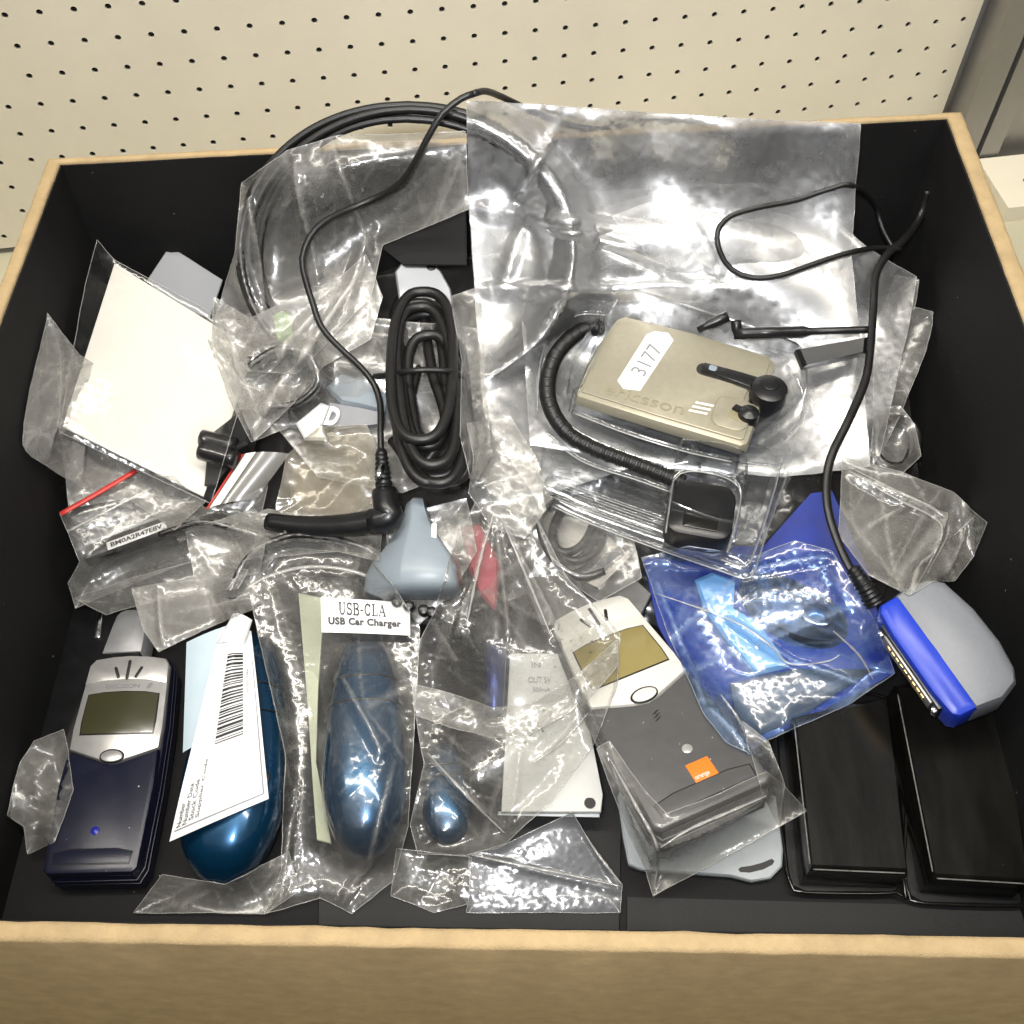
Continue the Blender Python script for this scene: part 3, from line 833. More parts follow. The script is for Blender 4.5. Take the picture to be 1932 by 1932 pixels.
# barcode bars across the strip
rb = random.Random(4); b = .40
while b < .86:
    h = rb.choice((.004, .006, .010, .014))
    decal('barcode_bar', pp, .34 + .06 * (b - .4), .74, b, b + h, 'ink', t, .25, 6, 1)
    b += h + rb.choice((.005, .007, .010))
for k, (x, txt, y0, y1) in enumerate(((.04, 'Number', .05, .16), (.10, 'Number Date', .05, .24), (.165, 'Stock Code', .06, .25), (.235, 'Supplier Code', .06, .34))):
    text('lettering', txt, (lambda x, y0, y1: lambda a, c: pp(x + .05 * (1 - c), y0 + (y1 - y0) * a, .3))(x, y0, y1), 'ink', t, .01)
text('lettering', '0001786', (lambda a, c: pp(.80 + .05 * (1 - c), .62 + .14 * a, .3)), 'inkgrey', t)
for (s0, s1, t0, t1) in ((.03, .96, .035, .042), (.945, .96, .042, .80)):
    decal('border_line', pp, s0, s1, t0, t1, 'inkgrey', t, .25, 14, 14)

# ---- wedge shaped holder
mw, L = frame((772, 1112, 62), (778, 926, 74), 0, 16)
r = thing('wedge_holder', 'pale blue grey wedge shaped plastic holder in the middle', 'holder', matrix=mw)
def wedge():
    prof = [(0, -18, 19, 12), (.02, -20.5, 21.5, 16), (.06, -22, 22.5, 18.5), (.2, -21.5, 22, 19), (.32, -19, 20, 18.5), (.45, -14.5, 16, 17.5), (.58, -10, 12, 16), (.72, -7, 8.8, 14), (.86, -5, 6.6, 12), (.96, -4, 5.4, 10), (1, -3, 4.4, 7)]
    loops = []
    for t, xl, xr, h in prof:
        y = t * L; rx = xl + (xr - xl) * .40
        loops.append([Vector(p) / 1000 for p in ((xl, y, 0), (xr, y, 0), (xr, y, h * .75), (xr - 1.2, y, h * .93), (xr - 3.4 * (xr - xl) / 40, y, h), (rx + 1, y, h * 1.06), (rx - .5, y, h * 1.02), (xl + 1, y, h * .45), (xl, y, h * .35))])
    V, Fc = loft_vf(loops)
    return autosharp(add('shell', V, Fc, 'bluegrey', r), 62)
wedge()
prism('slot', rrect(9.5, L * .46, 12, L * .66, 1), 12.5, 16.9, 'label', r, .3)
for x, y in ((-6.5, -3), (-1, -5), (6, -7), (10, -8)):
    prism('contact_pin', circ(x, y, 2.6, 2.6, 12), 2, 8, 'blackplastic', r, 1.2)

# ---- USB-CLA label is on its bag (built with the bag)
slab('pale_card', [(563, 1118, 30), (612, 1128, 31), (600, 1300, 26), (596, 1440, 20), (625, 1592, 12), (598, 1585, 12), (590, 1480, 18), (580, 1330, 24)], 1.2, 'greygreen', label='narrow pale green card strip inside the printed zip bag', cat='card')

# ---- black connector bracket by the white card
t = thing('black_connector', 'black angular plug with double barrel at the white card edge', 'connector')
slab('wing', [(398, 815, 75), (456, 770, 77), (476, 782, 77), (466, 836, 75), (440, 850, 74)], 12, 'blackplastic', t, 1.5)
tube('barrel', pxpath([(381, 826, 75), (444, 842, 75)]), .0042, 'blackplastic', t, 12)
tube('barrel', pxpath([(379, 850, 73), (446, 868, 73)]), .0046, 'blackplastic', t, 12)
slab('tab', [(388, 866, 69), (440, 872, 69), (406, 918, 63), (384, 916, 63)], 5, 'blackplastic', t, 1)

# ---- white card
slab('white_card', [(118, 805, 86), (384, 937, 60), (482, 660, 74), (216, 497, 102)], 1.0, 'paper', bev=.2, label='large blank white card leaning in a bag against the left wall', cat='card')

# ---- black stylus in the red striped bag
mw, L = frame((158, 1052, 42), (440, 948, 48), 0, 4)
r = thing('black_stylus', 'black rod with a small printed white strip in the red striped bag', 'rod', matrix=mw)
prism('rod', rrect(-4.5, 0, 4.5, L * .62, 2), 0, 8, 'blackplastic', r, 2)
prism('rod_tip', rrect(-3.4, L * .6, 4.2, L, 1.5), .5, 7, 'blackplastic', r, 1.5)
prism('rail', rrect(-9, L * .02, -7.2, L * .62, .6), 0, 4, 'ltgrey', r, .6)
lb = prism('printed_strip', rrect(-.5, L * .17, 4.2, L * .56, .4), 7.9, 8.3, 'label', r, .1)
text('lettering', 'BM0A2R47E8V', flat(-L * .17 + 1.9, L * .17 + 1.9, L * .365 - 1.4, L * .365 + 1.4, 8.5, 90), 'ink', lb, .03)
slab('dark_rod', [(128, 1088, 30), (330, 1010, 34), (338, 1028, 34), (140, 1120, 30)], 5, 'blackplastic', bev=1.5, label='second dark rod lying below the printed strip rod', cat='rod')

# ---- white and grey connectors left of the cable bundle
t = thing('grey_plug', 'pale grey plug with white collar and a dark D panel', 'plug')
slab('hood', [(612, 728, 76), (640, 702, 78), (690, 712, 80), (728, 742, 80), (724, 775, 76), (690, 768, 76), (640, 758, 76)], 14, 'bluegrey', t, 2)
slab('panel', [(621, 758, 74), (724, 776, 74), (716, 800, 70), (640, 812, 68), (607, 800, 69)], 9, 'inkgrey', t, .8)
dp = Patch((609, 803, 69.6), (640, 808, 69.2), (652, 770, 74.5), (624, 764, 74.6))
text('lettering', 'D', on_patch(dp, .02, .8, .05, .95, .5), 'label', t, .05)
text('lettering', 'D', on_patch(dp, .22, .6, .3, .72, .7), 'inkgrey', t)
slab('collar', [(556, 797, 72), (604, 758, 76), (620, 764, 76), (606, 800, 72), (616, 830, 69), (574, 829, 68)], 8, 'label', t, 1.5)
slab('black_clip', [(640, 700, 60), (672, 690, 62), (735, 705, 66), (735, 735, 66), (690, 722, 64)], 6, 'blackplastic', bev=1, label='black clip with brass spring beside the tied cable bundle', cat='clip')
tube('brass_spring', pxpath([(655, 715, 66), (690, 732, 69), (735, 740, 70)]), .0016, 'gold', bpy.data.objects['black_clip'], 8)

# ---- white plug head above the bundle
mw, L = frame((808, 628, 66), (790, 488, 90), 0, 10)
r = thing('white_plug_head', 'white plastic plug head poking out above the black cable bundle', 'plug', matrix=mw)
prism('shell', [(-13, 0), (16, 0), (15, 22), (11, L * .8), (4, L), (-8, L * 1.0), (-13.5, L * .86)], 0, 13, 'label', r, 3)
for x, y in ((-1, L * .95), (6, L * .86)):
    prism('opening', circ(x, y, 2.6, 2.2, 12), 11, 13.4, 'ink', r, .2)

# ---- coiled cable bundle
def oval(cx, cy, rx, ry, tilt, z0, z1, ph, n=26, pw=.75):
    pts = []
    for k in range(n + 1):
        a = 2 * math.pi * k / n + ph
        c, s = math.cos(a), math.sin(a)
        x = rx * math.copysign(abs(c) ** pw, c); y = ry * math.copysign(abs(s) ** pw, s)
        T = math.radians(tilt)
        pts.append((cx + x * math.cos(T) - y * math.sin(T), cy + x * math.sin(T) + y * math.cos(T), z0 + (z1 - z0) * (.5 + .5 * math.cos(a - ph))))
    return pts
t = thing('cable_bundle', 'thick black cable wound into an oval bundle and tied round the waist', 'cable')
for i, (cx, cy, rx, ry, tl, z0, z1) in enumerate(((800, 705, 62, 158, -3, 72, 74), (806, 735, 64, 165, -8, 80, 82), (812, 752, 68, 160, -5, 88, 84), (805, 728, 52, 150, -6, 94, 92), (822, 744, 55, 168, -2, 78, 86), (800, 715, 40, 128, -4, 86, 88), (828, 770, 50, 140, -10, 92, 80), (796, 690, 58, 140, 2, 97, 96))):
    tube('loop', pxpath(oval(cx, cy, rx, ry, tl, z0, z1, .3 * i)), .0027, 'cable', t, 10, closed=True)
tube('tie', pxpath([(690, 712, 78), (740, 706, 92), (775, 700, 101), (815, 698, 101), (855, 702, 98), (880, 712, 84)]), .0015, 'cable', t, 8)
tube('cable_tail', pxpath([(800, 600, 84), (815, 700, 88), (840, 800, 88), (790, 880, 80), (740, 830, 78)]), .0027, 'cable', t, 10)
tube('cable_tail', pxpath([(760, 620, 80), (790, 680, 82), (770, 780, 82), (800, 830, 80)]), .0022, 'cable', t, 10)

# ---- big cable coil leaning on the back wall
t = thing('cable_coil', 'large ring of thick black cable rising above the back rim in a bag', 'cable')
def ring(cx, cv, rx, rv, zt, zb, j):
    pts = []
    for k in range(40):
        a = 2 * math.pi * k / 39
        u = cx + rx * math.sin(a); v = cv - rv * math.cos(a)
        f = .5 + .5 * math.cos(a)
        pts.append((u + 4 * math.sin(3 * a + j), v, zb + (zt - zb) * f ** .9))
    return pts
for j, (cx, cv, rx, rv, zt, zb) in enumerate(((768, 470, 318, 272, 176, 62), (760, 478, 312, 270, 172, 58), (772, 468, 300, 262, 176, 60), (764, 474, 296, 258, 170, 56), (770, 470, 282, 246, 172, 56), (762, 476, 290, 252, 166, 52))):
    tube('loop', pxpath(ring(cx, cv, rx, rv, zt, zb, j * 1.3)), .0019, 'cable', t, 8, closed=True)

# ---- hands-free unit in its moulded pack
AX0, AX1 = at(1118, 660, 88), at(1442, 752, 88)
xd = (AX1 - AX0).normalized(); L = (AX1 - AX0).length * 1000
yd = Vector((0, 0, 1)).cross(xd).normalized(); zd = xd.cross(yd)
R = Matrix((xd, yd, zd)).transposed().to_4x4(); R.translation = AX0 - zd * .018
hf = thing('handsfree_unit', 'champagne hands-free box with white 3177 sticker and black ear arm', 'handsfree', matrix=R)
W = 31.5
bodyp = [(2, -W + 1), (L * .5, -W), (L - 3, -W), (L, -W + 3), (L, -3), (L - 6, -2), (L - 6, 8), (L, 9), (L, W - 4), (L - 5, W), (L * .5, W + 1.4), (7, W), (3.5, W - 4), (.4, 8), (-.2, -8), (.8, -W + 4)]
prism('housing', bodyp, 8, 16.4, 'beige', hf, 3.2)
prism('lid', inset(bodyp, 3.0), 15.8, 17.2, 'beige', hf, .8)
st = prism('sticker', [(18, -14.5), (22.5, -18.5), (30.5, -16.6), (36, 22), (32, 26), (25, 24.6), (22, 21)], 17.0, 17.4, 'label', hf, .1)
text('handwriting', '3177', flat(16.5, 38.5, 0, 8, 17.6, 81), 'inkgrey', st)
text('embossed_lettering', 'ericsson', flat(14, 54, -24.5, -18, 17.55, 1), 'beigeemb', hf)
for k in range(3):
    prism('logo_bar', [(56 + k * .8, -20.5 + k * 3), (65 + k * .8, -19.6 + k * 3), (65.4 + k * .8, -18.3 + k * 3), (56.4 + k * .8, -19.2 + k * 3)], 17.1, 17.45, 'paper', hf, .1)
gv = prism('button_groove', rrect(67, -25, 85, -4, 6), 17.0, 17.35, 'beigedark', hf, .1)
prism('button', rrect(67.5, -24.5, 85, -4.5, 5.6), 17.1, 17.9, 'beige', gv, .6)
prism('button_notch', [(74, -17), (82, -19), (84, -13), (80, -12), (79, -14), (75.5, -12.6)], 17.7, 18.1, 'beigedark', gv, .2)
ar = prism('arm_recess', rrect(52, 4.5, L - 4, 12.5, 3.8), 16.4, 17.5, 'ink', hf, .2)
arm = prism('ear_arm', [(55, 5.5), (72, 4), (90, 2), (90, 11), (72, 11.5), (55, 11)], 17.0, 20, 'blackplastic', hf, 1)
prism('arm_light', rrect(58, 6.5, 62, 10, 1), 19.9, 20.4, 'bluegrey', arm, .2)
prism('ear_pivot', circ(L + 1, 4.5, 9.2, 9.2, 28), 6, 22, 'blackplastic', hf, 2, dome=1)
prism('pivot_cap', circ(L + .5, 6, 4.5, 4.5, 20), 22, 23.4, 'blackplastic', hf, .6)
prism('thumb_knob', circ(L - 4.5, -13, 5.2, 5.2, 20), 8, 21, 'blackplastic', hf, 2, dome=1)
prism('knob_lever', [(L - 13, -12.5), (L - 5, -15), (L - 4, -11), (L - 12, -9.6)], 17.5, 20, 'blackplastic', hf, .8)
# coiled cord around it
t = thing('coiled_cord', 'black ribbed coil cord curving round the champagne hands-free box', 'cord')
tube('coil', pxpath([(1136, 618, 76), (1102, 622, 78), (1072, 642, 79), (1048, 672, 79), (1034, 712, 78), (1034, 752, 77), (1050, 792, 76), (1082, 826, 75), (1130, 850, 74), (1190, 872, 73), (1250, 895, 72), (1290, 912, 72)]), .0043, 'cable', t, 10, step=.0004, radf=lambda a: 1 if int(a * 260) % 2 else .78)
# black plug block
mw, L2 = frame((1318, 1010, 78), (1334, 905, 80), 0, 16)
r = thing('square_plug', 'black square plug with rounded corners under the moulded pack', 'plug', matrix=mw)
prism('shell', rrect(-16, 0, 15, L2, 7), 0, 15, 'blackplastic', r, 3)
prism('window', rrect(-8, 4, 8, 13, 1), 14.8, 15.5, 'blacksatin', r, .3)


# ---- ribbon cable, loop and the grey and blue adaptor
A, B = at(1646, 1146, 70), at(1798, 1362, 66)
yd = (A - B).normalized(); xd = yd.cross(Vector((0, 0, 1))).normalized(); zd = xd.cross(yd); L = (A - B).length * 1000
R = (Matrix((xd, yd, zd)).transposed() @ Matrix.Rotation(math.radians(-16), 3, 'Y')).to_4x4(); R.translation = B - R.to_3x3().col[2] * .024
ad = thing('adaptor', 'grey connector hood with bright blue nose near the right wall', 'adaptor', matrix=R)
# x runs away from the nose to the right
shell = [(11, 0), (24, -1.5), (33, 2), (36.5, 8), (38.5, L * .35), (38, L * .65), (34.5, L * .93), (29, L + .5), (20, L + 2), (11, L + .5)]
def hood(x, y, z):
    return (x, y, z * (1 - .004 * max(0, x - 14)) )
prism('hood', shell, 0, 24, 'adgrey', ad, 5, hood)
nose = [(1.5, 3), (4, .5), (12.5, .2), (13.4, 4), (14.6, L * .5), (13.4, L - 3), (12.5, L + .3), (4, L), (1.5, L - 3), (.2, L * .75), (.2, L * .25)]
prism('nose', nose, .6, 23, 'royal', ad, 3)
fc = prism('face', [(-.6, 8), (2, 7), (2, L - 7), (-.6, L - 8)], 3.5, 19, 'blackplastic', ad, .5)
prism('socket', [(-1.6, 12), (0, 12), (0, L - 12), (-1.6, L - 12)], 7, 17, 'steel', fc, .4)
for k in range(9):
    y = 17 + k * (L - 34) / 8
    prism('contact', [(-2.1, y - 1.1), (-1.2, y - 1.1), (-1.2, y + 1.1), (-2.1, y + 1.1)], 9.5, 14, 'gold', fc, .1)
for y in (9.5, L - 9.5):
    prism('screw', circ(-.8, y, 1.4, 1.6, 10), 8, 14, 'chrome', fc, .4)

# ---- black blocks in shallow trays
def block(label, q, tr, zt):
    t = thing('black_block', label, 'block', 'black blocks in the right front corner')
    o_ = slab('block', [(*p, zt) for p in q], zt - 4, 'blacksatin', t, 2.4)
    e_ = [at(*p, zt - .35) for p in q]
    tube('worn_edge_highlight', [e_[3].lerp(e_[0], f) for f in (.06, .3, .6, .97)], .00035, 'wearglint', t, 6)  # highlight on the block's edges drawn as pale scuffed lines
    tube('worn_edge_highlight', [e_[0].lerp(e_[1], f) for f in (.03, .3, .6, .95)], .00035, 'wearglint', t, 6)
    slab('tray', [(*p, 3.5) for p in tr], 2.4, 'blackplastic', t, .8)
    c = [at(*p, 5) for p in tr]
    tube('tray_rim', [*c, c[0]], .0009, 'blacksatin', t, 8, closed=True)
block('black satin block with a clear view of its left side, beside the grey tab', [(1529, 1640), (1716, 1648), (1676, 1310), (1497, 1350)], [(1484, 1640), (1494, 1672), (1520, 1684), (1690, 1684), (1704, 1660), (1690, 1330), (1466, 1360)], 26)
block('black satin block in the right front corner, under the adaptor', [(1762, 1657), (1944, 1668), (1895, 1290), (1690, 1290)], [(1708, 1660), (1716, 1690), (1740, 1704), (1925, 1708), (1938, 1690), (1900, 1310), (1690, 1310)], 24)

# ---- grey tab with handle slot
t = thing('grey_tab', 'light grey plastic tray with a handle slot below the bagged phone', 'tray')
slab('plate', [(1186, 1630, 6), (1210, 1640, 6), (1380, 1652, 6), (1420, 1662, 6), (1455, 1656, 6), (1476, 1634, 6), (1478, 1600, 6), (1466, 1500, 6), (1200, 1430, 6), (1165, 1500, 6), (1176, 1580, 6)], 3, 'ltgrey', t, .8)
slab('handle_slot', [(1393, 1640, 6.3), (1397, 1645, 6.3), (1415, 1646, 6.3), (1440, 1640, 6.3), (1458, 1631, 6.3), (1461, 1624, 6.3), (1456, 1620, 6.3), (1440, 1627, 6.3), (1418, 1633, 6.3), (1398, 1636, 6.3)], .5, 'ink', t, .1)

# ---- things in the blue bag
slab('sky_blue_clip', [(1312, 1092, 36), (1345, 1078, 38), (1386, 1092, 38), (1382, 1140, 36), (1440, 1180, 32), (1492, 1258, 26), (1428, 1272, 26), (1385, 1225, 30), (1330, 1150, 34)], 8, 'skyblue', bev=2, label='sky blue plastic clip inside the blue bag', cat='clip')
mw, L = frame((1600, 1190, 36), (1405, 1085, 36), 0, 14)
r = thing('dark_lens', 'dark glossy oval lens piece bulging inside the blue bag', 'lens', matrix=mw)
prism('dome', circ(0, L * .5, 17, L * .52, 32), 0, 14, 'blackplastic', r, 5, dome=5)
prism('ring', circ(0, L * .3, 9, 9, 28), 14, 18.5, 'chrome', r, 1)
prism('glass', circ(0, L * .3, 7, 7, 28), 17, 19.4, 'bluegloss', r, .6, dome=1.5)
slab('blue_sheet', [(1212, 1050, 24), (1290, 1030, 30), (1440, 1030, 40), (1530, 930, 52), (1570, 925, 54), (1640, 1080, 44), (1660, 1170, 36), (1690, 1270, 26), (1440, 1398, 14), (1330, 1345, 14), (1240, 1180, 20)], 1.2, 'bluesheet', bev=.3, label='deep blue plastic sheet backing the blue bag', cat='sheet')
slab('dark_card', [(1376, 1290, 24), (1500, 1262, 28), (1650, 1262, 28), (1500, 1360, 20), (1400, 1400, 18)], 1, 'blackplastic', bev=.2, label='dark grey card lying in the lower end of the blue bag', cat='card')

# ---- odds and ends
slab('silver_strip', [(1078, 1078, 40), (1168, 1030, 46), (1176, 1042, 46), (1120, 1082, 42), (1090, 1094, 40)], 2, 'chrome', bev=.5, label='bent polished metal strip below the moulded pack', cat='strip')
t = thing('black_lead_ring', 'small ring of black lead left of the polished strip', 'lead')
for k, (cx, cyy, rx, ry) in enumerate(((1085, 1000, 40, 62), (1092, 1005, 46, 55), (1080, 996, 34, 50))):
    tube('loop', pxpath(oval(cx, cyy, rx, ry, 18 + 6 * k, 44 + 2 * k, 46, 0, 22, 1)), .0022, 'cable', t, 8, closed=True)
t = thing('dim_lead_coil', 'small coil of black lead in a bag by the right wall', 'lead')
for k, (cx, cyy, rx, ry) in enumerate(((1688, 838, 44, 50), (1684, 842, 36, 44), (1692, 834, 40, 46))):
    tube('loop', pxpath(oval(cx, cyy, rx, ry, 10 * k, 62 + 2 * k, 60, 0, 22, 1)), .0019, 'cable', t, 8, closed=True)
slab('green_tag', [(514, 596, 96), (532, 586, 97), (552, 596, 96), (550, 640, 90), (528, 658, 88), (520, 620, 92)], 1, 'green', bev=.2, label='small green tag inside the crumpled cable bag', cat='tag')
slab('dark_adaptor', [(452, 590, 84), (520, 572, 88), (600, 580, 88), (604, 640, 82), (520, 672, 76), (470, 650, 78)], 16, 'blackplastic', bev=3, label='dark adaptor body inside the crumpled cable bag by the green tag', cat='adaptor')
slab('dark_gap_sheet', [(724, 420, 118), (790, 385, 124), (878, 372, 128), (880, 500, 108), (760, 500, 104), (722, 470, 110)], 2, 'lining', bev=.4, label='black sheet added to fill the dark gap behind the white plug head', cat='pouch')  # added sheet; only the black back wall shows through this gap
slab('kraft_insert', [(540, 870, 40), (620, 800, 48), (700, 830, 50), (705, 940, 44), (640, 975, 40), (545, 950, 38)], 10, 'kraft', bev=4, label='brown packed insert inside the small crumpled bag', cat='insert')
slab('grey_booklet', [(276, 530, 84), (320, 464, 92), (420, 528, 80), (396, 600, 68), (330, 580, 72)], 2, 'packet', bev=.4, label='grey translucent packet behind the top corner of the white card', cat='packet')
slab('metal_card', [(1012, 960, 40), (1120, 985, 44), (1190, 1050, 44), (1130, 1110, 36), (1060, 1080, 34)], 1.2, 'steel', bev=.3, label='dull metal plate under the ring of black lead', cat='plate')
slab('dark_booklet', [(985, 1090, 20), (1180, 1075, 26), (1230, 1120, 26), (1200, 1180, 22), (1020, 1180, 16)], 4, 'greyflip', bev=.6, label='dark grey packet above the white phone top', cat='packet')

for lb, pts, r_ in (('thin black lead curling between the brownish bag and the printed zip bag', [(432, 1118, 44), (470, 1050, 52), (540, 1012, 58), (630, 1016, 58), (700, 1040, 56), (726, 1062, 54)], .0015),
                    ('short black lead beside the tied bag neck under the moulded pack', [(1046, 936, 58), (1018, 985, 58), (1040, 1050, 54), (1092, 1088, 50), (1140, 1078, 50)], .0018),
                    ('thin black lead lying along the edge of the red striped bag', [(300, 1008, 52), (380, 985, 56), (450, 1000, 54), (505, 1020, 52), (490, 1060, 48)], .0014),
                    ('black lead looped under the hazy bag right of the white card', [(470, 690, 92), (520, 660, 98), (580, 668, 98), (600, 720, 90), (560, 760, 84), (500, 768, 80)], .0016)):
    tag(tube('loose_lead', pxpath(pts), r_, 'cable', n=8), lb, 'lead')

# =================================================================== bags
SOLIDS = collect_solids()
SOLIDS2 = collect_solids(('handsfree_unit', 'coiled_cord', 'square_plug', 'thin_lead', 'ribbon_cable', 'earpiece_cord', 'blue_sheet', 'wedge_holder', 'antenna_rod'))
SOLIDS3 = collect_solids(('white_card', 'black_connector', 'earpiece_cord'))
SOLIDS4 = collect_solids(('cable_bundle', 'grey_plug', 'black_clip', 'white_plug_head', 'kraft_insert', 'wedge_holder', 'handsfree_unit', 'coiled_cord', 'dark_gap_sheet', 'earpiece_cord'))
M['heapbag'] = film_mat('dark_bag_film', tint=(.3, .3, .3), haze=.55, hazecol=(.04, .038, .036), white=.05, rough=.16, refl=1.6)
o = film('packing_heap', [(60, 830, 2), (200, 620, 10), (330, 560, 30), (560, 470, 60), (900, 440, 80), (1400, 470, 80), (1640, 560, 70), (1720, 760, 40), (1740, 960, 12), (1640, 1180, 2), (1460, 1300, 2), (1240, 1180, 6), (1000, 1120, 10), (820, 1180, 8), (500, 1150, 8), (330, 1180, 2), (140, 1150, 1), (50, 1000, 1)], 'heapbag',
     ctrl=[(250, 800, 22), (420, 750, 36), (600, 700, 55), (800, 700, 60), (1000, 800, 50), (1200, 800, 54), (1400, 800, 60), (1550, 800, 56), (700, 950, 44), (300, 1000, 26), (1100, 980, 30), (1350, 1000, 40), (1560, 1020, 36), (850, 1060, 30), (600, 580, 66), (1200, 560, 72)], amp=3, wl=40, thick=1, res=10, seed=90, drape=False, seam=False, layers=1)
tag(o, 'dark crumpled packing heaped in the box under the other bags', 'packing', kind='stuff')

def bag(label, outline, m='film', name='clear_bag', cat='bag', group=None, **k):
    r = film(name, outline, m, **k)
    return tag(r, label, cat, group)
def strip(name, px, r, m, parent, flat_=.5):
    # laid on the bag: ride just in front of whatever film or solid is there
    tube(name, pxpath(px), r, m, parent, 6, flat=flat_)

# --- back row
bag('big crumpled clear bag round the ring of black cable', [(455, 345, 134), (540, 285, 160), (640, 255, 166), (878, 248, 170), (884, 395, 140), (722, 462, 116), (700, 560, 102), (560, 706, 90), (468, 700, 84), (404, 604, 88), (444, 470, 112)], 'film',
    amp=2.0, wl=36, thick=6, seed=1, ridges=[(620, 250, 700, 480, 6, 26), (560, 300, 600, 520, 6, 22), (700, 430, 640, 640, 5, 24), (470, 380, 500, 600, 6, 20)])
bag('wide zip bag standing behind the moulded pack, under the biggest bag', [(996, 352, 122), (1110, 362, 122), (1300, 350, 124), (1420, 346, 124), (1560, 400, 116), (1640, 470, 106), (1730, 522, 92), (1718, 600, 84), (1660, 860, 62), (1380, 900, 60), (1000, 840, 66), (985, 600, 84)], 'filmglare',
    ctrl=[(1150, 700, 58), (1300, 720, 58), (1420, 760, 58), (1250, 860, 52), (1050, 720, 58), (1550, 700, 74)], under=1, gap=3, amp=2, wl=46, layers=1, thick=5, seed=2, ridges=[(1000, 420, 1200, 470, 5, 20), (1100, 380, 1130, 600, 6, 26), (1300, 420, 1420, 600, 6, 26)])
bag('biggest flat glossy bag hanging over the back rim', [(880, 190, 176), (1000, 196, 176), (1250, 214, 174), (1450, 226, 172), (1624, 233, 170), (1616, 330, 140), (1606, 480, 108), (1622, 640, 90), (1642, 880, 66), (1480, 900, 64), (1200, 880, 62), (1010, 940, 56), (930, 820, 64), (912, 780, 66), (896, 560, 90), (884, 380, 122)], 'filmglare',
    ctrl=[(1250, 290, 140), (1000, 290, 136), (1500, 290, 144), (1250, 330, 131), (1000, 330, 128), (1500, 330, 134), (1250, 400, 120), (1250, 480, 106), (1250, 560, 92), (1000, 450, 112), (1500, 450, 110), (1150, 700, 61), (1300, 720, 61), (1420, 760, 61), (1250, 860, 55), (1040, 720, 62), (1560, 700, 80)], under=1, gap=4, amp=1.6, wl=60, thick=5, seed=3, res=8, wob=1.5,
    ridges=[(890, 390, 1240, 440, 6, 30), (900, 545, 1400, 540, 7, 26), (1000, 400, 950, 540, 5, 24), (1060, 230, 960, 400, 5, 14), (1150, 480, 1330, 560, 6, 34)])
bag('narrow clear bag at the right wall beside the flat black lead', [(1690, 520, 90), (1734, 528, 88), (1726, 580, 84), (1764, 590, 80), (1748, 660, 72), (1700, 780, 58), (1646, 880, 50), (1648, 700, 70), (1660, 600, 84)], 'film', amp=2.4, wl=24, thick=5, seed=4)
bag('small dark clear bag over the dim lead coil', [(1650, 770, 66), (1700, 766, 66), (1726, 800, 60), (1738, 860, 52), (1700, 896, 50), (1640, 880, 54)], 'film', amp=1.5, seed=5)

# --- left side
bag('long clear bag along the left wall beside the white card', [(88, 590, 122), (150, 670, 98), (230, 720, 72), (250, 960, 42), (120, 900, 74), (60, 862, 100), (40, 840, 108), (42, 800, 110), (54, 730, 113)], 'filmmilky', ctrl=[(150, 800, 76), (200, 850, 60)], under=2, amp=1.6, wl=28, thick=4, seed=6, ridges=[(110, 640, 90, 860, 4, 16), (170, 700, 150, 900, 4, 16)])
bag('clear sleeve holding the large white card', [(183, 452, 110), (216, 490, 105), (388, 584, 90), (486, 652, 77), (398, 950, 60), (300, 905, 68), (112, 815, 92), (132, 690, 100), (160, 540, 108)], 'wrap', amp=.9, wl=60, thick=1.5, seed=7, layers=1, drape=True)
bag('hazy crumpled bag between the white card and the cable bundle', [(404, 560, 92), (470, 600, 98), (560, 560, 104), (620, 545, 106), (690, 480, 110), (722, 560, 100), (700, 640, 92), (612, 690, 88), (552, 762, 78), (480, 832, 72), (440, 740, 74), (400, 640, 80)], 'filmmilky', amp=3.2, wl=30, thick=5, seed=8, ridges=[(690, 500, 480, 810, 8, 30), (620, 560, 470, 740, 6, 22), (430, 600, 480, 760, 6, 22)])
rz = bag('clear zip bag with a red stripe holding the printed rod', [(113, 968, 58), (254, 888, 54), (330, 900, 54), (386, 958, 52), (440, 950, 56), (505, 915, 56), (490, 985, 48), (420, 1040, 42), (330, 1070, 38), (230, 1110, 32), (142, 1148, 26), (128, 1100, 40), (150, 1060, 48)], 'film', amp=1.8, wl=26, thick=4, seed=9)
strip('red_stripe', [(114, 970, 61), (185, 930, 61), (256, 888, 61)], .0016, 'red', rz)
strip('zip_seal', [(128, 1002, 58), (200, 965, 56), (286, 920, 58)], .0009, 'seam', rz)
fl = Patch((388, 962, 60), (482, 942, 62), (546, 856, 72), (456, 858, 70), 4)
zf = sheet('folded_flap', fl, 'filmmilky', rz, 14, 12, .3)
decal('red_stripe', fl, .0, .07, 0, 1, 'red', rz, .6, 2, 14)
decal('white_band', fl, .10, .34, 0, 1, 'label', rz, .5, 3, 14)
bag('small brownish crumpled bag left of the angled plug', [(520, 960, 50), (540, 860, 58), (600, 806, 64), (690, 800, 66), (714, 850, 66), (706, 960, 58), (650, 985, 52), (560, 992, 48)], 'filmwarm', amp=3.2, wl=11, thick=6, seed=10, res=8)
bag('clear flap of plastic above the navy phone', [(248, 1110, 34), (380, 1088, 38), (480, 1096, 40), (478, 1150, 38), (380, 1190, 36), (300, 1230, 34), (270, 1190, 34)], 'filmmilky', amp=1.5, wl=30, thick=2, seed=11, ridges=[(300, 1110, 310, 1220, 4, 12)])
bag('small clear bag over dark leads above the zip bag', [(350, 1000, 46), (480, 960, 50), (508, 990, 50), (490, 1080, 42), (370, 1110, 38)], 'filmmilky', amp=1.8, wl=22, seed=12)
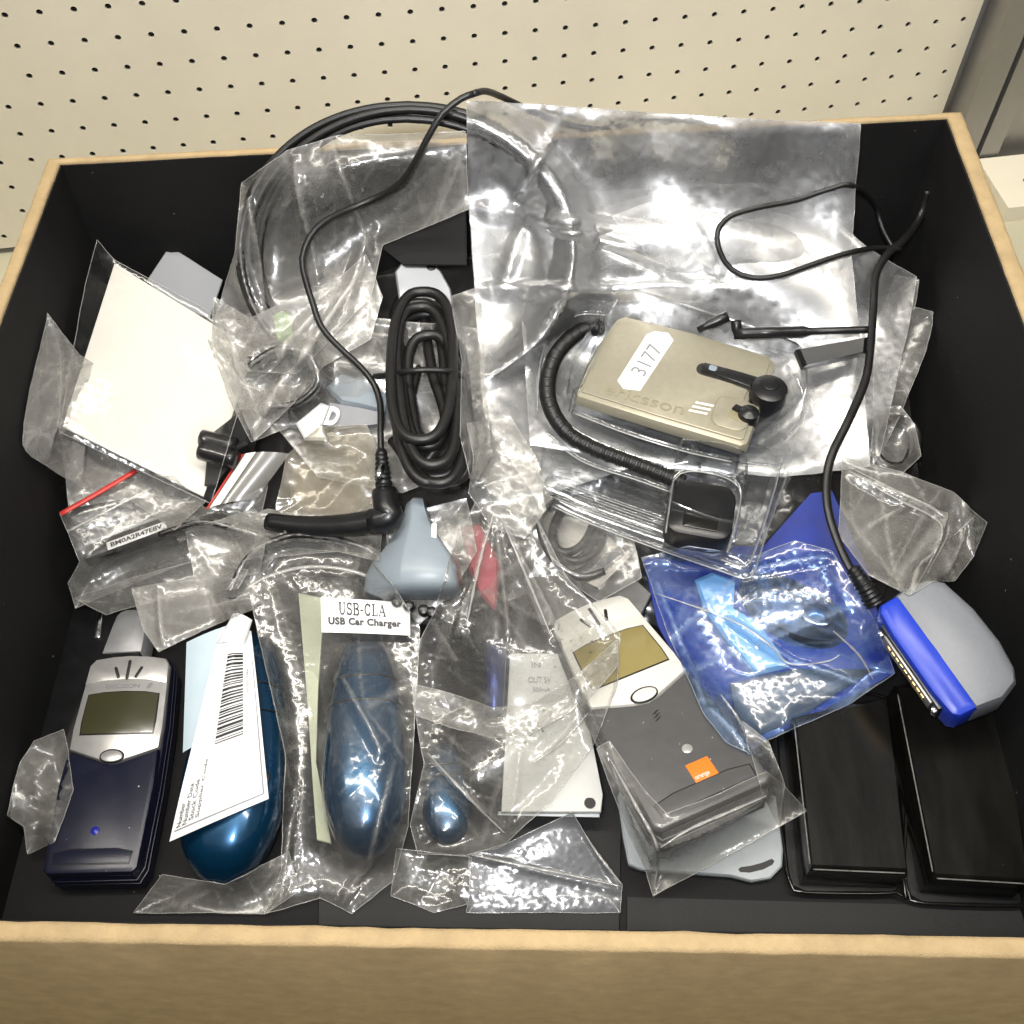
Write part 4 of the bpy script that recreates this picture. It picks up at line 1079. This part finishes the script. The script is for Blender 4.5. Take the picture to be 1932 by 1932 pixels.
bag('crumpled clear bag scrap in the left front corner', [(120, 1376, 26), (64, 1398, 26), (30, 1452, 24), (10, 1538, 24), (44, 1560, 16), (52, 1612, 8), (104, 1588, 10), (138, 1490, 20)], 'filmcrump', amp=3.4, wl=9, thick=6, seed=13, res=8)

bag('creased clear bag under the angled plug, above the printed zip bag', [(400, 1010, 44), (505, 960, 50), (640, 985, 54), (720, 1000, 54), (716, 1060, 50), (640, 1040, 50), (520, 1050, 46), (470, 1110, 40)], 'filmcrump', amp=2, wl=18, thick=4, seed=32)
bag('clear bag tucked between the wedge holder and moulded pack', [(880, 800, 66), (960, 780, 66), (1010, 860, 62), (1040, 940, 56), (990, 990, 54), (900, 900, 60)], 'filmmilky', amp=2.4, wl=20, thick=4, seed=33)
bag('hazy strip of plastic below the white card', [(116, 826, 76), (260, 880, 60), (390, 945, 48), (330, 1000, 46), (240, 940, 54), (130, 960, 58)], 'filmmilky', under=2, ctrl=[(200, 850, 36)], amp=1.4, wl=22, thick=3, seed=34)
bag('loose clear sheet right of the charcoal phone', [(1400, 1360, 44), (1450, 1400, 40), (1480, 1480, 34), (1470, 1560, 26), (1440, 1500, 36)], 'film', amp=1.2, wl=20, thick=2, seed=35)
bag('hazy clear bag lying between the white card and the small brownish bag', [(392, 640, 80), (470, 690, 80), (540, 736, 74), (545, 806, 66), (474, 834, 68), (440, 770, 74)], 'filmcrump', amp=1.8, wl=24, thick=4, seed=36)
bag('clear bag draped from the cable bundle to the big glossy bag', [(850, 560, 92), (905, 540, 94), (915, 700, 78), (925, 860, 68), (890, 920, 64), (868, 820, 74), (872, 680, 84)], 'film', amp=2, wl=26, thick=4, seed=37)
bag('creased clear sheet between the red striped bag and the navy phone', [(140, 1130, 30), (250, 1090, 36), (360, 1060, 40), (470, 1075, 40), (450, 1110, 38), (300, 1130, 34), (200, 1160, 28)], 'film', amp=1.4, wl=24, thick=3, seed=38)
bag('clear bag spread under the wedge holder and tied neck', [(730, 1010, 50), (800, 960, 58), (880, 940, 58), (900, 1040, 52), (850, 1120, 44), (790, 1180, 38), (740, 1120, 42)], 'filmcrump', amp=1.6, wl=22, thick=3, seed=39, under=1)
bag('broad thin clear bag under the coil cord and cable bundle', [(560, 640, 88), (700, 600, 92), (900, 620, 84), (930, 860, 66), (760, 930, 62), (600, 900, 58), (500, 780, 68)], 'film', amp=2.2, wl=30, thick=4, seed=51, under=3)
# --- front row
zb = bag('printed zip bag holding the blue charger', [(458, 1058, 44), (560, 1034, 48), (690, 1046, 50), (745, 1106, 46), (792, 1185, 40), (780, 1400, 28), (770, 1560, 16), (742, 1662, 8), (664, 1724, 4), (604, 1694, 5), (500, 1724, 4), (532, 1640, 8), (536, 1420, 20), (490, 1210, 34)], 'filmclear', amp=1.2, wl=34, thick=4, seed=14, gap=2,
    ridges=[(490, 1220, 545, 1480, 5, 18), (560, 1480, 530, 1700, 6, 18), (650, 1280, 720, 1420, 5, 20), (740, 1440, 690, 1640, 6, 18), (640, 1500, 690, 1450, 4, 14), (700, 1620, 650, 1700, 5, 16)])
strip('zip_seal', [(464, 1112, 47), (500, 1090, 50), (560, 1072, 53), (620, 1070, 54), (680, 1082, 53), (742, 1112, 50)], .0011, 'seam', zb)
lp_ = Patch((607, 1193, 48), (774, 1199, 46), (773, 1138, 50), (605, 1127, 52), .8)
sheet('printed_label', lp_, 'label', zb, 8, 6, .3)
# serif lettering drawn as strokes
def glyphs(txt, patch, s0, s1, t0, t1, m, parent, h=.35):
    W_ = {'U': 1.0, 'S': .75, 'B': .9, '-': .45, 'C': .9, 'L': .85, 'A': 1.0}
    tot = sum(W_[c] + .12 for c in txt); x = 0
    def q(a, b): return patch(s0 + (s1 - s0) * a / tot, t0 + (t1 - t0) * b, h)
    for c in txt:
        w = W_[c]; V = []; Fc = []
        def st(pts, wd):
            for (xa, ya), (xb, yb) in zip(pts, pts[1:]):
                dx, dy = xb - xa, yb - ya; l = math.hypot(dx, dy); nx, ny = -dy / l * wd / 2, dx / l * wd / 2
                ex, ey = dx / l * wd * .15, dy / l * wd * .15
                b = len(V)
                for px, py in ((xa + nx - ex, ya + ny - ey), (xa - nx - ex, ya - ny - ey), (xb - nx + ex, yb - ny + ey), (xb + nx + ex, yb + ny + ey)): V.append(q(x + px, py))
                Fc.append((b, b + 1, b + 2, b + 3))
        def arc(cx, cy_, rx, ry, a0, a1, wd, n=10): st([(cx + rx * math.cos(math.radians(a0 + (a1 - a0) * k / n)), cy_ + ry * math.sin(math.radians(a0 + (a1 - a0) * k / n))) for k in range(n + 1)], wd)
        tk, th = .2, .09
        if c == 'U': st([(.2, 1), (.2, .35)], tk); st([(.8, 1), (.8, .35)], th); arc(.5, .36, .3, .32, 180, 360, .14); st([(.02, .96), (.4, .96)], th); st([(.62, .96), (.98, .96)], th)
        if c == 'L': st([(.24, 1), (.24, 0)], tk); st([(.04, .96), (.46, .96)], th); st([(.04, .04), (.8, .04)], th); st([(.78, .0), (.78, .3)], th)
        if c == 'B': st([(.2, 1), (.2, 0)], tk); arc(.45, .75, .3, .22, 90, -90, .15); arc(.47, .27, .34, .25, 90, -90, .16); st([(.02, .96), (.5, .96)], th); st([(.02, .04), (.5, .04)], th); st([(.2, .52), (.5, .52)], th)
        if c == 'S': arc(.38, .73, .28, .23, 20, 270, .15); arc(.38, .27, .3, .23, 90, -160, .15); st([(.66, .7), (.66, .98)], th); st([(.08, .3), (.08, .02)], th)
        if c == 'C': arc(.48, .5, .38, .46, 35, 325, .17); st([(.82, .68), (.82, .98)], th)
        if c == 'A': st([(.1, .04), (.5, .98)], th); st([(.48, .98), (.86, .04)], tk); st([(.28, .36), (.7, .36)], th); st([(.0, .04), (.28, .04)], th); st([(.64, .04), (1.02, .04)], th)
        if c == '-': st([(.04, .42), (.4, .42)], .13)
        add('lettering', V, Fc, m, parent, False)
        x += w + .12
glyphs('USB-CLA', lp_, .2, .74, .52, .88, 'ink', zb)
text('lettering', 'USB Car Charger', on_patch(lp_, .08, .90, .16, .44, .6), 'ink', zb, .045, 1.08)

tb = bag('tied clear bag with gathered neck and hanging skirt', [(896, 948, 60), (962, 944, 62), (1016, 985, 58), (1070, 1090, 52), (1170, 1196, 44), (1164, 1296, 40), (1120, 1404, 34), (1040, 1512, 26), (955, 1592, 18), (880, 1614, 12), (788, 1610, 10), (774, 1556, 12), (800, 1440, 22), (780, 1330, 32), (776, 1240, 38), (822, 1150, 46), (846, 1060, 54)], 'filmclear', ctrl=[(890, 1180, 60), (970, 1200, 62), (1060, 1210, 58), (880, 1450, 42), (1000, 1400, 46), (940, 1500, 34)], amp=2.0, wl=32, thick=6, seed=15, gap=2, creases=[[(806, 1420), (880, 1500), (952, 1572)], [(1110, 1345), (1060, 1400), (1005, 1440)], [(930, 975), (905, 1060), (880, 1180)], [(945, 975), (990, 1080), (1040, 1200)]],
    ridges=[(930, 970, 870, 1200, 7, 20), (935, 970, 960, 1200, 5, 14), (945, 970, 1050, 1200, 7, 20), (800, 1420, 950, 1560, 5, 14), (1110, 1330, 1010, 1440, 5, 16), (960, 1560, 980, 1420, 5, 14)])
film('hem', [(778, 1290, 36), (850, 1308, 36), (930, 1336, 36), (1000, 1330, 38), (1080, 1280, 42), (1166, 1206, 46), (1164, 1260, 42), (1100, 1330, 38), (1000, 1385, 34), (930, 1392, 32), (850, 1372, 32), (786, 1350, 32)], 'filmcrump', parent=tb, amp=2.4, wl=9, thick=4, res=5, seed=25, gap=4, drape=True)
bag('bunched clear plastic at the tied bag neck', [(896, 846, 72), (944, 826, 74), (1012, 868, 70), (1030, 962, 62), (990, 1016, 60), (926, 994, 62), (884, 930, 66)], 'film', amp=3, wl=18, thick=6, seed=16, res=8)
pbag = bag('clear bag round the charcoal phone, its corner pulled right', [(1126, 1412, 48), (1150, 1398, 54), (1215, 1490, 58), (1258, 1535, 60), (1350, 1500, 62), (1446, 1456, 60), (1476, 1480, 50), (1522, 1530, 30), (1470, 1560, 30), (1380, 1610, 24), (1232, 1690, 10), (1218, 1640, 14), (1180, 1560, 24)], 'film', amp=.9, wl=40, thick=4, seed=17, gap=1.5, creases=[[(1245, 1600), (1300, 1565), (1380, 1530), (1450, 1500)], [(1150, 1430), (1200, 1520), (1240, 1600), (1234, 1680)]],
    ridges=[(1245, 1590, 1440, 1500, 6, 20), (1240, 1580, 1232, 1690, 5, 12), (1150, 1400, 1235, 1600, 5, 14)])
bag('blue tinted bag with the dark lens piece inside', [(1210, 1052, 30), (1300, 1030, 36), (1420, 1050, 44), (1500, 1020, 50), (1570, 1040, 54), (1650, 1170, 44), (1688, 1270, 30), (1600, 1330, 22), (1440, 1400, 18), (1412, 1424, 18), (1370, 1400, 20), (1330, 1350, 24), (1262, 1200, 32)], 'filmblue', amp=.6, wl=80, thick=4, seed=18, gap=1.5, creases=[[(1240, 1120), (1380, 1170), (1450, 1215), (1490, 1252), (1560, 1248), (1585, 1235)], [(1572, 1190), (1620, 1235), (1648, 1282)], [(1360, 1310), (1395, 1360), (1414, 1418)]],
    ridges=[(1380, 1170, 1500, 1250, 6, 14), (1500, 1250, 1620, 1290, 6, 12), (1340, 1340, 1412, 1420, 6, 18), (1240, 1100, 1330, 1330, 4, 14), (1400, 1080, 1560, 1050, 5, 16)])
bag('folded clear bag with bright creased corner above the adaptor', [(1590, 862, 70), (1700, 890, 66), (1800, 930, 60), (1866, 986, 52), (1844, 1040, 50), (1800, 1096, 52), (1760, 1098, 62), (1716, 1124, 72), (1640, 1085, 68), (1582, 1010, 66)], 'filmcrump', amp=2.2, wl=34, thick=6, seed=19, creases=[[(1604, 890), (1690, 940), (1760, 975), (1778, 1000), (1760, 1050), (1722, 1118)], [(1600, 880), (1690, 925), (1765, 962), (1790, 1000), (1750, 1080)], [(1838, 975), (1800, 1010)]],
    ridges=[(1600, 890, 1770, 980, 7, 14), (1770, 980, 1720, 1120, 9, 16), (1830, 980, 1780, 1080, 5, 12), (1640, 990, 1700, 960, 4, 14)])
bag('flat folded clear bag lying on the box floor at the front', [(884, 1612, 8), (940, 1600, 10), (1080, 1532, 16), (1120, 1600, 10), (1174, 1668, 5), (1170, 1722, 3), (880, 1722, 3), (886, 1680, 5)], 'filmgrey', amp=.5, wl=80, thick=3, seed=20, creases=[[(1086, 1540), (1120, 1600), (1172, 1668)], [(886, 1612), (980, 1632), (1080, 1652), (1170, 1672)]], ridges=[(1090, 1545, 1172, 1672, 5, 10), (890, 1612, 1170, 1680, 5, 10)])
bag('crumpled clear plastic between the navy phone and zip bag', [(252, 1722, 3), (306, 1650, 8), (424, 1668, 18), (545, 1606, 10), (566, 1680, 5), (500, 1724, 3)], 'film', amp=2, wl=26, thick=4, seed=21)
bag('crumpled plastic tail under the tied bag', [(748, 1600, 10), (890, 1618, 8), (884, 1704, 5), (820, 1722, 3), (738, 1690, 4)], 'filmclear', amp=2.2, wl=20, thick=4, seed=22)
bag('clear plastic bridging the moulded pack and tied bag', [(990, 925, 52), (1110, 950, 50), (1196, 1020, 52), (1210, 1090, 46), (1130, 1135, 42), (1050, 1080, 48)], 'film', amp=2, wl=20, thick=4, seed=24)

# --- moulded clear pack (rigid)
pk = thing('moulded_pack', 'rigid clear moulded pack holding the champagne hands-free box', 'pack')
def shell(name, out, h, z0, topin, r_=3, open_=True):
    a = [at(u, v, z) for u, v, z in out]
    c = sum(a, Vector()) / len(a)
    def lv(f, dz): return [p + (c - p) * f + Vector((0, 0, dz / 1000)) for p in a]
    loops = [lv(-.02, 0), lv(0, .8), lv(topin * .3, h * .5), lv(topin * .7, h * .9), lv(topin, h), lv(topin + .06, h + .4)]
    if not open_: loops += [lv(.5, h + .5), lv(.9, h + .5)]
    V, Fc = loft_vf(loops, False, not open_)
    return add(name, V, Fc, 'rigid', pk)
fo_ = [(1008, 720, 63), (1022, 640, 66), (1050, 600, 70), (1098, 580, 72), (1170, 580, 74), (1460, 668, 72), (1500, 700, 70), (1520, 760, 66), (1560, 842, 62), (1484, 888, 60), (1450, 990, 58), (1418, 1076, 54), (1400, 1086, 54), (1250, 1032, 52), (1034, 946, 54), (1020, 860, 58)]
def dens(o, n=4):
    out = []
    P = [Vector(p) for p in o]; N = len(P)
    for i in range(N):
        a, b, c, d = P[i - 1], P[i], P[(i + 1) % N], P[(i + 2) % N]
        for k in range(n):
            t = k / n
            out.append(tuple(.5 * ((2 * b) + (c - a) * t + (2 * a - 5 * b + 4 * c - d) * t * t + (3 * b - a - 3 * c + d) * t ** 3)))
    return out
shell('flange', dens(fo_), 1.4, 60, .03, open_=False)
shell('flange_ridge', dens([(u, v, z + 1) for u, v, z in fo_]), 4, 60, .03)
shell('unit_blister', dens([(1086, 770, 68), (1150, 588, 74), (1180, 584, 74), (1450, 672, 72), (1510, 710, 70), (1508, 790, 66), (1440, 850, 64), (1380, 860, 64), (1100, 780, 67)], 5), 18, 66, .04)
shell('cord_blister', dens([(1012, 740, 66), (1030, 640, 72), (1090, 590, 74), (1140, 596, 76), (1080, 700, 74), (1085, 780, 70), (1240, 850, 66), (1320, 880, 64), (1280, 930, 60), (1120, 880, 62), (1030, 810, 64)], 4), 14, 66, .06)
shell('plug_blister', dens([(1252, 985, 60), (1268, 890, 64), (1290, 878, 66), (1370, 890, 64), (1400, 920, 62), (1388, 1000, 58), (1370, 1042, 56), (1260, 1006, 58)], 4), 22, 60, .05)
shell('corner_blister', dens([(1360, 1050, 56), (1385, 890, 64), (1395, 872, 64), (1460, 880, 62), (1470, 896, 60), (1420, 1050, 56), (1404, 1066, 55)], 4), 16, 58, .06)
shell('strip_blister', dens([(1044, 930, 56), (1060, 900, 58), (1250, 960, 58), (1240, 1010, 56)], 5), 8, 56, .08)

def rim(name, px, r=.0007):
    tube(name, pxpath(px), r, 'rigid', pk, 8)
    tube(name, [p + Vector((0, -.0012, -.0006)) for p in pxpath(px)], r * .6, 'seam', pk, 6)
rim('flange_edge', [(1034, 946, 56), (1120, 985, 55), (1250, 1034, 54), (1360, 1072, 55), (1404, 1086, 56), (1424, 1070, 57), (1450, 990, 60), (1486, 890, 62)])
rim('flange_edge', [(1486, 890, 63), (1530, 866, 63), (1560, 840, 64)])
for k in range(4):
    rim('rib', [(1036 + 6 * k, 930 - 9 * k, 60), (1120 + 6 * k, 962 - 9 * k, 60), (1240 + 6 * k, 1004 - 9 * k, 60)], .0005)
rim('blister_edge', [(1400, 872, 80), (1462, 880, 78), (1468, 895, 77), (1440, 990, 74), (1415, 1055, 71), (1395, 1062, 71), (1360, 1050, 72)])
rim('blister_edge', [(1256, 1000, 76), (1262, 960, 78), (1272, 900, 82), (1300, 884, 84), (1350, 890, 84), (1385, 905, 82), (1398, 930, 80), (1385, 1000, 76), (1372, 1036, 74)])
rim('blister_edge', [(1014, 770, 74), (1018, 690, 80), (1040, 625, 84), (1090, 590, 86), (1150, 590, 88)])
rim('blister_edge', [(1030, 815, 74), (1100, 866, 72), (1200, 900, 71), (1262, 922, 71)])
rim('blister_edge', [(1085, 775, 86), (1180, 812, 84), (1290, 846, 82), (1380, 866, 80)])
rim('blister_edge', [(1500, 705, 86), (1516, 750, 82), (1510, 795, 79), (1480, 830, 76)])

# =================================================================== leads lying on top of the bags
def everything():
    V, T = [], []
    bpy.context.view_layer.update()
    for o in bpy.data.objects:
        if o.type != 'MESH' or o.name.split('.')[0] in ('pegboard', 'backing'): continue
        off = len(V); mw = o.matrix_world
        V += [mw @ v.co for v in o.data.vertices]; T += [tuple(off + i for i in q.vertices) for q in o.data.polygons]
    return BVHTree.FromPolygons(V, T)
ALLBV = everything()
# ---- thin cord with the angled plug
t = thing('earpiece_cord', 'thin black cord looping from above the rim down to an angled plug', 'cord')
tube('cord', lay(pxpath([(893, 177, 191), (870, 186, 192), (835, 214, 186), (808, 258, 178), (785, 302, 166), (758, 342, 154), (718, 369, 142), (668, 391, 134), (615, 416, 128), (585, 446, 124), (570, 488, 118), (577, 530, 112), (590, 572, 106), (606, 616, 100), (640, 655, 94), (680, 692, 88), (706, 726, 84), (717, 762, 82), (718, 810, 80), (719, 860, 78)]), ALLBV, .0016), .0016, 'cable', t, 8, smooth_path=False)
tube('cord', pxpath([(893, 177, 191), (915, 172, 186), (945, 182, 174), (1000, 208, 159), (1060, 232, 153.4), (1120, 244, 150), (1160, 240, 140), (1180, 236, 120)]), .0016, 'cable', t, 8)
tube('strain_relief', pxpath([(719, 850, 79), (722, 890, 77), (726, 935, 75)]), .0046, 'blackplastic', t, 12, step=.0005, radf=lambda a: (.62 + .38 * a) * (1 if int(a * 18) % 2 else .86))
tube('elbow', pxpath([(726, 928, 75), (730, 960, 74), (738, 972, 73), (728, 980, 72), (700, 984, 70)]), .0062, 'blackplastic', t, 12)
tube('plug_body', pxpath([(735, 978, 72), (660, 990, 66), (580, 992, 60), (505, 984, 56)]), .0062, 'blackplastic', t, 14, flat=.8, radf=lambda a: 1.05 - .35 * a)
tube('jack', pxpath([(722, 880, 82), (712, 902, 82)]), .0016, 'chrome', t, 8)

t = thing('ribbon_cable', 'flat black lead from the right wall down to the blue adaptor', 'cable')
tube('lead', lay(pxpath([(1752, 360, 92), (1736, 410, 98), (1708, 450, 102), (1672, 482, 104), (1652, 520, 102), (1648, 580, 98), (1642, 660, 94), (1632, 720, 91), (1600, 795, 88), (1572, 852, 84), (1560, 900, 80), (1562, 960, 76), (1580, 1020, 72), (1606, 1075, 68), (1640, 1120, 64)]), ALLBV, .0022), .0022, 'cable', t, 8, flat=.6, smooth_path=False)
tube('strain_relief', pxpath([(1608, 1072, 68), (1632, 1108, 66), (1652, 1140, 62)]), .0048, 'blackplastic', t, 12, step=.0005, radf=lambda a: (.7 + .4 * a) * (1 if int(a * 20) % 2 else .85))
o = tube('thin_lead', lay(pxpath([(1690, 478, 96), (1664, 430, 99), (1648, 380, 103), (1606, 349, 108), (1560, 358, 110), (1500, 378, 112), (1430, 392, 113), (1378, 408, 113), (1354, 436, 112), (1358, 474, 110), (1380, 508, 107), (1420, 524, 105), (1470, 520, 105), (1530, 500, 106), (1590, 480, 106), (1650, 468, 104), (1700, 470, 100)]), ALLBV, .0014), .0014, 'cable', n=8, smooth_path=False)
tag(o, 'thin black lead making an open loop over the big glossy bag', 'lead')
# ---- black antennas behind the pack
for lb, a, b, rr in (('longest black antenna rod behind the moulded pack', (1388, 629, 88), (1642, 622, 92), .0024), ('stubby black antenna pointing up beside the longest rod', (1389, 604, 92), (1391, 640, 86), .0022), ('short slanting black antenna at the top edge of the hands-free box', (1374, 596, 92), (1316, 622, 88), .0022)):
    o = tube('antenna_rod', lay(pxpath([a, tuple((a[i] + b[i]) / 2 for i in range(3)), b]), ALLBV, rr), rr, 'blackplastic', n=10, smooth_path=False, radf=lambda x: 1.25 if x < .56 else .8)
    tag(o, lb, 'antenna')
slab('black_sleeve', [(1502, 658, 98), (1638, 634, 104), (1636, 664, 100), (1516, 692, 94)], 8, 'blackplastic', bev=2, label='black plastic sleeve lying under the antenna rods', cat='sleeve')


# =================================================================== tidy up: origins at the things' bases
bpy.context.view_layer.update()
for o in list(bpy.data.objects):
    if o.parent is None and o.type == 'MESH':
        P = [v.co for v in o.data.vertices]
        c = Vector((sum(p.x for p in P) / len(P), sum(p.y for p in P) / len(P), min(p.z for p in P)))
        o.data.transform(Matrix.Translation(-c)); o.location = c
        for ch in o.children: ch.location = ch.location - c
    elif o.parent is None and o.type == 'EMPTY' and o.matrix_world.is_identity if hasattr(o.matrix_world, 'is_identity') else False:
        P = [v.co for ch in o.children if ch.type == 'MESH' for v in ch.data.vertices]
        if P:
            c = Vector((sum(p.x for p in P) / len(P), sum(p.y for p in P) / len(P), min(p.z for p in P)))
            o.location = c
            for ch in o.children: ch.location = ch.location - c
